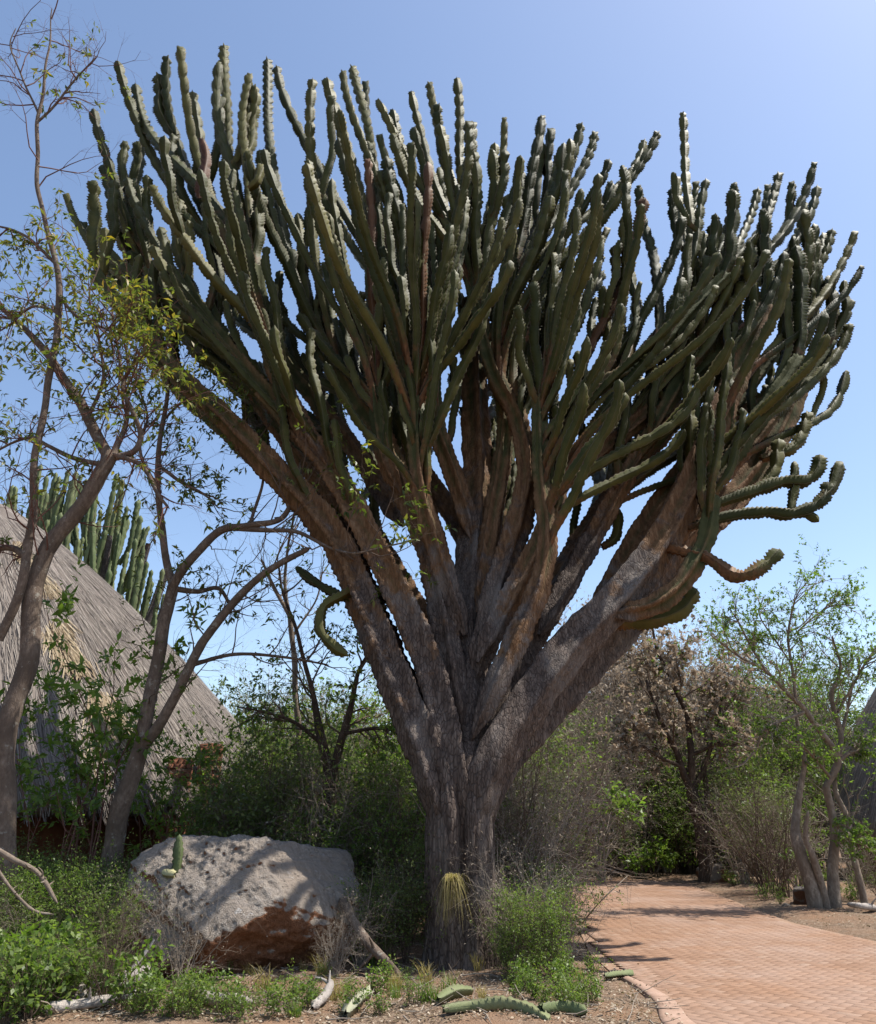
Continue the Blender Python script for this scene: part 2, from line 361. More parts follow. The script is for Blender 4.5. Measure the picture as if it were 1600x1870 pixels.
# trunk: (px, py, dY, width px)
tr = np.array([(846, 1815, 0, 178), (846, 1785, 0, 146), (846, 1750, 0, 132), (845, 1690, 0, 124), (842, 1620, 0, 121), (841, 1550, 0, 121), (842, 1500, 0, 120), (841, 1450, .04, 112), (843, 1410, .08, 84), (847, 1375, .12, 44), (850, 1350, .14, 14)])
LEAN = 2.3
def YH(py): return YT + LEAN * max(0., 1380 - py) / 1000      # the crown leans a little away over its height
def conv(L, y0=None):
    out = []
    for px, py, dy, wp in L:
        p = P(px, py, YH(py) + (dy * .55 if dy < 0 else dy) if y0 is None else y0 + dy); out.append([*p, mpx(wp, p) / 2])
    return np.array(out)
def plates(th, s, k, q, amp):
    """bark plates: ridges running up the stem, broken by uneven cross cracks"""
    a = k * th + 1.5 * np.sin(s * 1.9 + th * 2 + q) + .9 * np.sin(s * 5.1 - th * 3 + q * 2); v = np.abs(np.sin(a)) ** .55
    c = np.abs(np.sin(s * 8.5 + 2.2 * np.sin(k * th * .5 + q) + 1.3 * np.sin(th * 7 + s * 2))) ** .4
    return amp * (v * (.55 + .45 * c) - .6)
def trunkprof(th, s):
    a = th
    fl = np.exp(-s / .35)
    g = 1 + .045 * np.cos(5 * a + .7 + .25 * s) + .03 * np.cos(9 * a + 1 + .4 * np.sin(s * 1.3)) + fl * .16 * np.cos(6 * a + 1.2)
    da = np.angle(np.exp(1j * (a - FRONT - .10 * np.sin(s * 1.7)))); gr = np.exp(-(da / .15) ** 2) * np.clip((s - .55) / .5, 0, 1) * np.clip((2.75 - s) / .7, 0, 1)
    return g * (1 - .36 * gr) + plates(a, s, 15, 0, .075)
c, si = resample(conv(tr), .028)
_, S0, B0 = frames(c[:, :3]); fr = np.array([0.0, -1, 0]); FRONT = math.atan2(B0[0] @ fr, S0[0] @ fr)
V, Q = tube(c[:, :3], c[:, 3], 168, .035, 2.2, 3, trunkprof)
obj('trunk', mk_mesh('trunk', V - ORG, Q, M_limb, True, {'age': np.full(len(V), 1.75), 'crest': np.zeros(len(V))}), EUPH)

limbs = [
 [(828, 1560, -.1, 56), (812, 1470, -.16, 74), (790, 1400, -.15, 76), (745, 1285, -.2, 72), (706, 1195, -.3, 68), (668, 1100, -.4, 64), (625, 1000, -.5, 60), (565, 920, -.6, 56), (500, 855, -.7, 50), (440, 792, -.8, 44), (385, 738, -.9, 38), (322, 682, -1.0, 34), (268, 612, -1.0, 30), (215, 552, -1, 28), (172, 495, -1, 26)],
 [(840, 1520, -.22, 50), (828, 1410, -.25, 68), (802, 1275, -.25, 66), (766, 1172, -.4, 64), (726, 1082, -.6, 60), (680, 992, -.8, 56), (630, 900, -.9, 54), (585, 832, -1, 50), (530, 772, -1.1, 44), (470, 702, -1.3, 38), (420, 640, -1.5, 34), (370, 570, -1.6, 30), (330, 500, -1.6, 28)],
 [(600, 855, -1.1, 40), (550, 775, -1.4, 40), (508, 690, -1.6, 38), (488, 610, -1.7, 36), (472, 540, -1.8, 34), (466, 480, -1.8, 30)],
 [(845, 1340, -.1, 60), (822, 1205, -.2, 56), (800, 1085, -.2, 50), (780, 1000, -.2, 48), (740, 900, -.3, 46), (700, 800, -.4, 42), (650, 728, -.3, 38), (600, 650, -.3, 34), (562, 590, -.3, 30)],
 [(735, 905, -.5, 40), (705, 840, -.9, 36), (692, 770, -1.1, 33), (688, 700, -1.2, 30)],
 [(848, 1540, .0, 80), (852, 1430, -.02, 104), (855, 1300, .2, 96), (852, 1180, .3, 82), (860, 1060, .4, 70), (868, 960, .5, 62), (872, 850, .6, 54), (868, 740, .7, 46), (865, 640, .8, 40), (862, 540, .8, 34)],
 [(866, 990, .3, 46), (832, 880, .1, 42), (800, 790, 0, 38), (790, 700, -.1, 34), (798, 600, -.2, 30)],
 [(860, 1010, .7, 44), (800, 900, 1., 40), (740, 820, 1.4, 36), (690, 755, 1.8, 32), (640, 685, 2.2, 28)],
 [(868, 1240, .0, 60), (905, 1085, -.2, 60), (945, 960, -.3, 54), (962, 860, -.4, 46), (942, 760, -.5, 40), (905, 690, -.6, 36), (880, 600, -.7, 32), (858, 500, -.8, 30)],
 [(862, 1350, -.42, 34), (905, 1252, -.8, 46), (950, 1152, -1.0, 46), (985, 1072, -1.2, 42), (1000, 980, -1.4, 36), (990, 880, -1.5, 34), (986, 790, -1.6, 32), (986, 720, -1.6, 30)],
 [(872, 1210, -.3, 48), (928, 1100, -.5, 48), (975, 1010, -.7, 42), (1012, 920, -.9, 36), (1020, 840, -1.0, 32)],
 [(852, 1560, -.2, 54), (866, 1480, -.24, 84), (892, 1400, -.26, 92), (950, 1302, -.25, 92), (1030, 1192, -.25, 88), (1110, 1112, -.25, 80), (1180, 1030, -.25, 72), (1235, 940, -.3, 62), (1280, 840, -.4, 56), (1320, 740, -.5, 48), (1360, 650, -.5, 42), (1400, 560, -.5, 36)],
 [(866, 1540, .1, 60), (882, 1460, .12, 84), (915, 1390, .35, 90), (990, 1302, .6, 94), (1070, 1212, .9, 90), (1140, 1140, 1.2, 80), (1200, 1060, 1.6, 68), (1270, 980, 2.0, 58), (1350, 900, 2.3, 48), (1420, 800, 2.5, 40), (1460, 700, 2.6, 34)],
 [(1105, 1122, -.4, 46), (1180, 1112, -.45, 46), (1230, 1082, -.5, 42), (1265, 1036, -.6, 40), (1290, 980, -.6, 36), (1302, 900, -.7, 34)],
 [(880, 1360, .25, 60), (960, 1182, .5, 62), (1030, 1050, .8, 58), (1090, 950, 1, 50), (1160, 850, 1.2, 44), (1230, 770, 1.4, 38), (1300, 690, 1.5, 34), (1370, 600, 1.6, 30)],
 [(975, 1030, -.55, 44), (1015, 890, -.6, 48), (1022, 775, -.6, 46), (1060, 722, -.7, 40), (1130, 690, -.8, 36), (1200, 640, -.9, 34), (1260, 570, -1, 32), (1330, 500, -1, 30)],
 [(1020, 890, -.2, 40), (1110, 815, 0, 38), (1180, 755, .1, 34), (1260, 690, .2, 30), (1330, 620, .2, 28)],
 [(860, 1360, .5, 60), (880, 1150, 1.5, 56), (900, 1000, 2.4, 46), (920, 880, 3.0, 40), (930, 780, 3.4, 34)],
 [(840, 1360, .5, 56), (790, 1180, 1.5, 50), (720, 1040, 2.4, 44), (650, 930, 3., 38), (600, 850, 3.4, 32)],
 [(890, 1320, .5, 56), (1000, 1120, 1.6, 50), (1080, 980, 2.4, 44), (1130, 880, 3., 36), (1170, 800, 3.4, 30)],
 [(1090, 1125, .2, 60), (1200, 1010, .1, 56), (1260, 930, 0, 50), (1330, 840, -.1, 42), (1400, 740, -.2, 36), (1460, 650, -.2, 32)],
 [(690, 1030, .3, 46), (620, 920, .4, 44), (540, 820, .5, 40), (450, 700, .5, 36), (370, 610, .5, 32), (290, 520, .5, 28), (245, 450, .5, 26)],
 [(735, 960, .6, 42), (660, 840, .8, 40), (590, 750, .9, 36), (510, 640, .9, 32), (440, 530, .9, 28)],
 [(650, 1030, .3, 40), (560, 930, .7, 40), (470, 840, .8, 36), (400, 775, .9, 32), (330, 715, 1.0, 28), (270, 640, 1.0, 26)],
 [(1080, 1130, .6, 50), (1160, 985, .7, 46), (1245, 860, .7, 42), (1335, 745, .6, 36), (1415, 640, .6, 32), (1475, 550, .6, 28)],
 [(985, 1160, .2, 44), (1065, 1015, .2, 42), (1125, 905, .1, 38), (1185, 800, .0, 34), (1240, 700, -.1, 32), (1285, 610, -.1, 28)],
 [(872, 1120, .1, 44), (898, 960, .1, 40), (922, 810, .1, 36), (932, 660, .0, 32), (930, 540, .0, 28)],
 [(835, 1120, .6, 42), (782, 940, .8, 38), (742, 790, .9, 34), (722, 660, .9, 30), (716, 560, .9, 28)],
 [(1240, 935, .2, 40), (1325, 860, .4, 36), (1400, 770, .5, 32), (1470, 690, .5, 28), (1520, 620, .5, 26)],
 [(850, 1160, -.1, 44), (800, 1010, -.7, 42), (770, 900, -1.2, 38), (760, 800, -1.6, 34), (762, 720, -1.8, 30)],
]
limb_pts, limb_tan, limb_w, limb_end = [], [], [], []
for q, L in enumerate(limbs):
    c, si = resample(conv(L), .045); r = c[:, 3] * (.78 if L[0][1] > 1400 else .68) * np.clip(.25 + si / .45, 0, 1) * np.sqrt(np.clip((si[-1] - si) / .12, .02, 1))
    big = c[:, 3].max() > .27; nk = 64 if big else 30
    ph = rg.uniform(0, 6); nr = rg.integers(4, 6)
    def prof(th, s, ph=ph, nr=nr, Lt=si[-1], big=big, q=q):
        rib = .5 + .5 * np.cos(nr * th + ph); k = np.clip((s / Lt - (.15 if big else -.35)) / .6, 0, 1)      # the ribs show more and more towards the young end
        return 1 + (.10 + .34 * k) * (rib ** 2.6 * 1.7 - .62) + .07 * k * np.sin(s * 9 + ph) + (.03 if big else .07) * k * k * rib ** 4 * np.sign(np.sin(s * 55)) + (plates(th, s, 9 if big else 5, q, .07) * (1 - .75 * k))
    V, Q = tube(c[:, :3], r, nk, .09, 2.0, q * 1.7, prof)
    agev = np.repeat((1.45 if big else 1.2 if L[0][1] > 1150 else .95) - 1.05 * np.clip((si / si[-1] - .08) / .8, 0, 1), nk); rib = np.tile(.5 + .5 * np.cos(nr * np.linspace(0, 2 * pi, nk, endpoint=False) + ph), len(c))
    obj('limb', mk_mesh('limb', V - ORG, Q, M_limb, True, {'age': agev, 'crest': rib}), EUPH)
    a = int(len(c) * .3) if si[-1] > 4 else int(len(c) * .1)
    t = unit(np.gradient(c[:, :3], axis=0)); limb_pts.append(c[a:, :3]); limb_tan.append(t[a:]); limb_w.append(r[a:]); limb_end.append((c[-4, :3], t[-4], c[-1, 3]))
LP = np.concatenate(limb_pts); LT = np.concatenate(limb_tan); LW = np.concatenate(limb_w)

def stem_mesh(path, r0, nrib, rg, mat, step=.035, age0=.9, age1=-.2, origin=ORG, tip=True, raw=False):
    """ribbed winged column with pinched segments and toothed crests"""
    c, s = resample(path, step); n = len(c); L = s[-1]
    t, S, B = frames(c); seg = rg.uniform(.3, .55); ph = rg.uniform(0, 1)
    x = (s / seg + ph + .12 * np.sin(s * 3 + ph * 9)); young = np.clip(s / L * 1.6 - .35, 0, 1); pinch = 1 - (.14 + .30 * young) * (1 - np.abs(np.sin(pi * x)) ** .6)
    r = r0 * pinch * np.interp(s / L, [0, .12, .5, 1], [.62, .80, 1.0, 1.05])
    if tip: r = r * np.sqrt(np.clip((L - s) / (r0 * 1.1), .004, 1))
    tw = rg.uniform(0, 2 * pi); twist = tw + .25 * np.sin(s * .8 + ph)
    tooth = 1 + .17 * (.35 + .65 * np.abs(np.sin(s * 2.3 + ph * 20))) * np.where(np.arange(n) % 2 == 0, 1, -1) * rg.uniform(.4, 1.2, n)
    K = nrib * 2; th = np.arange(K) * pi / nrib; V = np.zeros((n, K, 3)); cr = np.zeros((n, K))
    for k in range(K):
        crest = k % 2 == 0
        rk = r * (tooth * rg.uniform(.94, 1.06) + (rg.normal(0, .035, n)) if crest else .34 + .12 * (1 - pinch)); cr[:, k] = 1.0 if crest else 0.0
        a = th[k] + twist; V[:, k] = c + (np.cos(a)[:, None] * S + np.sin(a)[:, None] * B) * rk[:, None]
    age = np.repeat(np.interp(s / L, [0, 1], [age0, age1]), K)
    if raw: return V.reshape(-1, 3) - origin, ringquads(n, K), age, cr.ravel()
    return mk_mesh('stem', V.reshape(-1, 3) - origin, ringquads(n, K), mat, False, {'age': age, 'crest': cr.ravel()})
def bez(A, c1, c2, T, n=14):
    t = np.linspace(0, 1, n)[:, None]; return A * (1 - t) ** 3 + 3 * c1 * t * (1 - t) ** 2 + 3 * c2 * t * t * (1 - t) + T * t ** 3

tips = [(172, 198, -.4), (215, 112, .4), (245, 152, .9), (306, 104, 1.2), (328, 86, -.6), (352, 168, .8), (412, 84, .6), (398, 112, -.9), (455, 134, -1.2), (487, 108, 1.0), (507, 122, .2), (572, 146, -1.7), (597, 144, .8), (628, 130, -.4), (644, 122, 1.4), (670, 150, 2.0), (690, 183, -1.0), (718, 200, -.3), (752, 168, .5), (785, 152, 1.4), (835, 143, -.6), (866, 224, .9), (802, 228, -1.6), (922, 216, .8), (905, 262, -.5), (988, 210, -.5), (966, 335, 1.2), (1060, 224, -.4), (1086, 240, .9), (1110, 290, -1.2), (1034, 298, 1.4), (1146, 314, -1.0), (1176, 254, 1.6), (1200, 241, .5), (1246, 206, .2), (1290, 328, -.8), (1270, 332, 1.1), (1344, 333, .6), (1382, 345, 1.2), (1422, 317, .4), (1404, 338, 1.6), (1488, 297, -.3), (1492, 340, .9), (1520, 418, .6), (1505, 424, 1.5), (1563, 422, .2), (1572, 486, -.2), (1556, 545, 1.0), (1552, 590, .4), (1548, 676, .9), (1470, 372, 1.8), (1352, 470, -.9), (1310, 520, -1.2), (1264, 440, .9), (1232, 322, 1.4),
        (165, 364, .3), (120, 352, .8), (198, 386, .6), (148, 404, 1.1), (232, 322, -1.3), (262, 350, .4), (188, 300, 1.5), (300, 310, -1.4), (735, 372, -1.9), (792, 408, -1.2), (545, 390, .6), (1142, 395, -1.6), (1178, 360, -1.3), (1060, 345, -1.8), (860, 330, -1.9), (480, 560, -2.0), (505, 565, -1.7), (1012, 460, -1.8), (700, 470, -2.0), (1430, 460, -1.0), (1330, 440, .3), (1400, 395, -.6), (590, 300, 1.9), (1085, 430, 2.4), (950, 330, 2.6), (415, 300, -1.7), (1245, 395, -1.3)]
skx = [100, 165, 215, 330, 410, 500, 570, 640, 700, 785, 835, 920, 990, 1060, 1120, 1180, 1245, 1300, 1345, 1420, 1490, 1570, 1600]
sky_y = [430, 205, 115, 90, 88, 112, 150, 128, 185, 152, 148, 218, 212, 228, 292, 260, 210, 332, 335, 320, 300, 425, 520]
C0 = np.array([.3, YT + .1, 3.6])
def crown_ok(px, py, m=14):
    lo = np.interp(px, [100, 160, 300, 450, 640, 860, 1100, 1330, 1440, 1550, 1600], [400, 440, 600, 720, 860, 860, 860, 850, 760, 640, 480])
    return np.interp(px, skx, sky_y) + m < py < lo
nstem = 0
def attach(T, rg, frac, jit=.5):
    Qp = C0 + (T - C0) * frac
    d = np.linalg.norm(LP - Qp, axis=1) + rg.uniform(0, jit, len(LP)) + 10 * (LP[:, 2] > T[2] - 1.0)
    # avoid a start that lies further out than the tip
    h = np.hypot(LP[:, 0] - C0[0], LP[:, 1] - C0[1]) - np.hypot(T[0] - C0[0], T[1] - C0[1]); d = d + np.maximum(h, 0) * 2
    i = int(np.argmin(d)); return i
stems = []
def add_stem(A, dirA, T, r, level, ageA=.95, mat=M_stem, lean=.0, bulk=None):
    global nstem
    L = np.linalg.norm(T - A); out = T - A; out[2] = 0; r = r * 10.2 * depth(A * .4 + T * .6) / FPX * 10.4
    c1 = A + unit(dirA * .7 + unit(T - A) * 1.0) * L * .34; c2 = T - unit(np.array([rg.normal(0, .06), rg.normal(0, .06), .75]) + unit(T - A) * .35 + out / (L + .01) * lean) * L * .36
    path = bez(A, c1, c2, T); n = np.arange(len(path))
    path = path + np.stack([np.sin(n * .9 + A[0] * 7) * .012, np.sin(n * .8 + A[1] * 5) * .012, 0 * n], 1) * np.minimum(n, 3)[:, None] / 3 * np.minimum(L, 2)
    if bulk is not None: bulk.append(stem_mesh(path, r, int(rg.choice([4, 5])), rg, mat, step=.05, age0=ageA, age1=-.25 - .1 * L, raw=True))
    else: obj('stem', stem_mesh(path, r, int(rg.choice([4, 4, 5])), rg, mat, age0=ageA, age1=-.25 - .1 * L), EUPH); nstem += 1
    stems.append((path, L, r)); return path
tipset = [P(x, y, YH(y) + (d * .7 if d < 0 else d)) for x, y, d in tips]
fill = []
while len(fill) < 80:
    r_ = math.sqrt(rg.uniform(0, 1)); a = rg.uniform(0, 2 * pi)
    x = .5 + 6.8 * r_ * cos(a); y = YT + 1.7 + 3.6 * r_ * sin(a); z = 14.3 - 4.6 * r_ ** 2 + rg.normal(0, .9) - .12 * (x - .4)
    px, py = proj((x, y, z))
    if not crown_ok(px, py, 28) or not 150 < px < 1560: continue
    Tn = np.array([x, y, z])
    if min(np.linalg.norm(Tn - q) for q in fill + tipset) < .42: continue
    fill.append(Tn)
for k, T in enumerate(tipset + fill):
    i = attach(T, rg, rg.uniform(.44, .68)); A = LP[i] - LT[i] * .15
    add_stem(A, LT[i], T, rg.uniform(.086, .116) * (.95 if k < len(tipset) else 1), 0, lean=.25, ageA=rg.uniform(.8, 1.25), mat=M_deadstem if k % 37 == 30 else M_stem)
for E, t, r_ in limb_end:
    for q in range(2):
        a = rg.uniform(0, 2 * pi); ln = rg.uniform(1.5, 2.8) if q == 0 else rg.uniform(.9, 1.7)
        for _ in range(8):
            T = E + t * ln * .35 + np.array([cos(a) * .3 * q, sin(a) * .3 * q, ln * .8]); px, py = proj(T)
            if py > np.interp(px, skx, sky_y) + 12: break
            ln *= .8
        add_stem(E - t * .1, t if q == 0 else unit(np.array([cos(a), sin(a), .6])), T, max(.1, min(.13, r_)) * (1 if q == 0 else .85), 1, ageA=.7, lean=.2)
# second order: J-shaped side columns
base = list(stems); rg2 = RNG(77); k = 0
while nstem < 283:
    path, L, r = base[k % len(base)]; k += 1
    if L < 1.6 or rg2.uniform() < .25: continue
    t = rg2.uniform(.3, .82) * (len(path) - 1); i = int(t); A = path[i]; a = rg2.uniform(0, 2 * pi)
    h = np.array([cos(a), sin(a), 0]); ln = min(rg2.uniform(.7, 1.9), (path[-1][2] - A[2]) * 1.1 + .2); off_ = rg2.uniform(.24, .5)
    T = A + h * off_ + (path[min(i + 3, len(path) - 1)] - path[i]) * .6 + np.array([0, 0, ln]); px, py = proj(T)
    if not crown_ok(px, py): continue
    rg = rg2; add_stem(A, unit(h + [0, 0, .25]), T, r * rg2.uniform(.78, .95), 1, ageA=.62)
bulk = []
while len(bulk) < 110:
    r_ = math.sqrt(rg2.uniform(0, 1)); a = rg2.uniform(0, 2 * pi)
    x = .5 + 6.4 * r_ * cos(a); y = YT + 2.4 + 3.4 * r_ * sin(a); z = (13.2 if len(bulk) < 60 else 10.4) - 3.6 * r_ ** 2 + rg2.normal(0, 1.3)
    T = np.array([x, y, z]); px, py = proj(T)
    if not crown_ok(px, py, 35) or not 170 < px < 1540: continue
    i = attach(T, rg2, rg2.uniform(.45, .75)); add_stem(LP[i] - LT[i] * .12, LT[i], T, rg2.uniform(.08, .11), 1, lean=.2, bulk=bulk)
for q, (lp, lt, lw) in enumerate(zip(limb_pts, limb_tan, limb_w)):
    n = 0; tries = 0
    while n < 4 and tries < 60:
        tries += 1; i = int(rg2.uniform(.05, .98) * (len(lp) - 1)); a = rg2.uniform(0, 2 * pi); ln = rg2.uniform(1.1, 3.0); h = np.array([cos(a), sin(a), 0]); rad_ = unit(np.array([lp[i][0] - C0[0], lp[i][1] - C0[1], 0]))
        if lp[i][2] < 5.2: continue
        T = lp[i] + h * .3 + rad_ * .25 * ln + np.array([0, 0, ln]); px, py = proj(T)
        if not crown_ok(px, py, 20): continue
        n += 1; add_stem(lp[i], unit(h * .8 + lt[i] * .6), T, rg2.uniform(.075, .10), 1, ageA=.8, lean=.1, bulk=bulk)
V, Q = merge([(x[0], x[1]) for x in bulk])
obj('inner_stem_mass', mk_mesh('inner_stem_mass', V, Q, M_stem, False, {'age': np.concatenate([x[2] for x in bulk]), 'crest': np.concatenate([x[3] for x in bulk])}), EUPH, kind='stuff')
# traced odd stems at the right edge and the broken one
def traced(pts, wp, mat=M_stem, a0=.7, a1=-.3):
    c = np.array([P(x, y, YH(y) + d) for x, y, d in pts]); obj('stem', stem_mesh(c, mpx(wp, c[len(c) // 2]) * .56, 5, rg, mat, age0=a0, age1=a1), EUPH)
traced([(1255, 965, -.1), (1300, 950, -.1), (1345, 940, -.1), (1400, 935, -.1), (1450, 938, -.1), (1500, 915, -.1), (1512, 880, -.1)], 24)
traced([(1500, 912, -.1), (1520, 890, -.1), (1530, 862, -.1), (1534, 842, -.1)], 22)
traced([(1470, 938, -.1), (1485, 945, -.1), (1496, 953, -.1)], 18, M_stem, .6, .4)
traced([(1290, 925, 0), (1340, 908, 0), (1380, 895, 0), (1425, 880, 0), (1468, 878, 0), (1492, 862, 0), (1498, 830, 0)], 24)
traced([(1440, 880, 0), (1452, 866, 0), (1450, 842, 0)], 15, M_stem, .3, -.3)
traced([(1445, 935, 0), (1448, 910, 0), (1456, 880, 0)], 18, M_stem, .3, -.3)
traced([(1380, 900, .1), (1415, 860, .1), (1420, 820, .1), (1424, 802, .1)], 24)
traced([(1390, 838, .3), (1440, 822, .3), (1465, 795, .3), (1476, 752, .3)], 24)
traced([(1195, 995, -.2), (1240, 1005, -.3), (1295, 1022, -.4), (1335, 1050, -.5), (1368, 1050, -.6), (1400, 1030, -.6), (1426, 1004, -.6)], 26, M_stem, 1.0, .45)
traced([(1105, 1140, .5), (1150, 1138, .6), (1205, 1132, .6), (1245, 1112, .6), (1272, 1075, .6)], 34, M_stem, .9, -.1)
traced([(1100, 1000, .8), (1122, 985, .8), (1128, 960, .8), (1126, 925, .8)], 20)
traced([(455, 345, -1.5), (470, 330, -1.6), (478, 300, -1.5)], 18)
traced([(368, 255, -1.9), (376, 290, -1.9), (368, 335, -2.0), (362, 362, -2.0)], 20, M_deadstem, 1.1, .9)
traced([(700, 1080, -.3), (655, 1075, -.3), (620, 1090, -.3), (590, 1110, -.3), (585, 1150, -.3), (610, 1180, -.3), (636, 1198, -.3)], 20, M_stem, .55, .2)
traced([(705, 1110, -.3), (655, 1098, -.2), (615, 1085, -.2), (570, 1060, -.2), (540, 1035, -.2)], 18, M_stem, .55, .2)
# dry grass growing from the cleft in the trunk
def blades(rng, n, base_r, h, lean, wd, mat, name, droop=0.6):
    K = 5; p0 = np.stack([rng.normal(0, base_r, n), rng.normal(0, base_r, n), np.zeros(n)], 1); a = rng.uniform(0, 2 * pi, n); l = h * rng.uniform(.5, 1.2, n); le = rng.uniform(.2, 1, n) * lean
    t = np.linspace(0, 1, K)[None, :, None]; hd = np.stack([np.cos(a), np.sin(a), 0 * a], 1)[:, None]
    pts = p0[:, None] + hd * (le * l)[:, None, None] * t ** 1.5 + np.array([0, 0, 1.0]) * l[:, None, None] * (t - droop * t ** 2.2)
    sd = np.stack([-np.sin(a), np.cos(a), 0 * a], 1)[:, None] * (wd * (1 - .85 * t)); V = np.stack([pts - sd, pts + sd], 2).reshape(-1, 3)
    Q = np.array([[i * K * 2 + j * 2, i * K * 2 + j * 2 + 1, i * K * 2 + j * 2 + 3, i * K * 2 + j * 2 + 2] for i in range(n) for j in range(K - 1)])
    return mk_mesh(name, V, Q, mat, False, {'rnd': np.repeat(rng.uniform(0, 1, n), K * 2)})
gt = thing('grass_tuft', 'straw coloured grass tuft hanging from a cleft in the big trunk', 'grass', P(826, 1608, 9.46))
obj('blades', blades(RNG(4), 150, .035, .42, .9, .004, M_grass, 'blades', 2.0), gt, kind='stuff')
obj('root_clump', mk_mesh('root_clump', *tube(np.array([[0, .12, -.08], [0, .05, -.03], [0, 0, .02], [0, -.02, .05]]), np.array([.03, .05, .045, .01]), 8, .2, 8), M_dark, True), gt)

# ------------------------------------------------------------------ thatched huts
def mat_thatch():
    b = NB('grey weathered thatch'); uv = b.n('UVMap').outputs[0]
    mp = b.n('Mapping'); mp.inputs['Scale'].default_value = (420, 9, 1); b.l(uv, mp.inputs[0]); mp2 = b.n('Mapping'); mp2.inputs['Scale'].default_value = (60, 3, 1); b.l(uv, mp2.inputs[0])
    n = b.noise(mp.outputs[0], 1, 4, .7); n2 = b.noise(mp2.outputs[0], 1, 3, .6); n3 = b.noise(b.co(), .8, 4)
    col = b.ramp(b.math('ADD', b.math('MULTIPLY', n, .6), b.math('MULTIPLY', n2, .4)), [(.3, (.085, .070, .060)), (.5, (.180, .152, .132)), (.7, (.29, .25, .22))])
    col = b.mix(b.ramp(n3, [(.45, (0, 0, 0)), (.7, (.5, .5, .5))]), col, (.15, .125, .11))
    b.bump(b.math('ADD', n, n2), 1.0, .05); return b.done(col, .95, .08)
M_thatch = mat_thatch()
def mat_straw(name, stops):
    b = NB(name); return b.done(b.ramp(b.attr('rnd'), stops), .85, .12)
M_straw = mat_straw('grey straw', [(0, (.07, .058, .05)), (.5, (.175, .150, .132)), (1, (.33, .29, .25))])
M_straw_lit = mat_straw('sunlit hip straw', [(0, (.12, .085, .05)), (.5, (.25, .19, .12)), (1, (.38, .31, .21))])
b = NB('red clay wall'); v = b.co(); n = b.noise(v, 5, 5); M_wall = b.done(b.ramp(n, [(.3, (.10, .042, .025)), (.7, (.19, .085, .05))]), .9, .1); 
b = NB('red brick'); oi = b.n('ObjectInfo').outputs['Random']; n = b.noise(b.co(), 25, 4); M_rbrick = b.done(b.mix(.5, b.ramp(oi, [(0, (.17, .07, .04)), (1, (.30, .13, .08))]), b.ramp(n, [(.3, (.14, .055, .03)), (.7, (.30, .14, .09))])), .9, .1)
M_pole = mat_bark('dark pole', (.03, .02, .015), (.07, .05, .035), (.12, .09, .07), .2, 12)
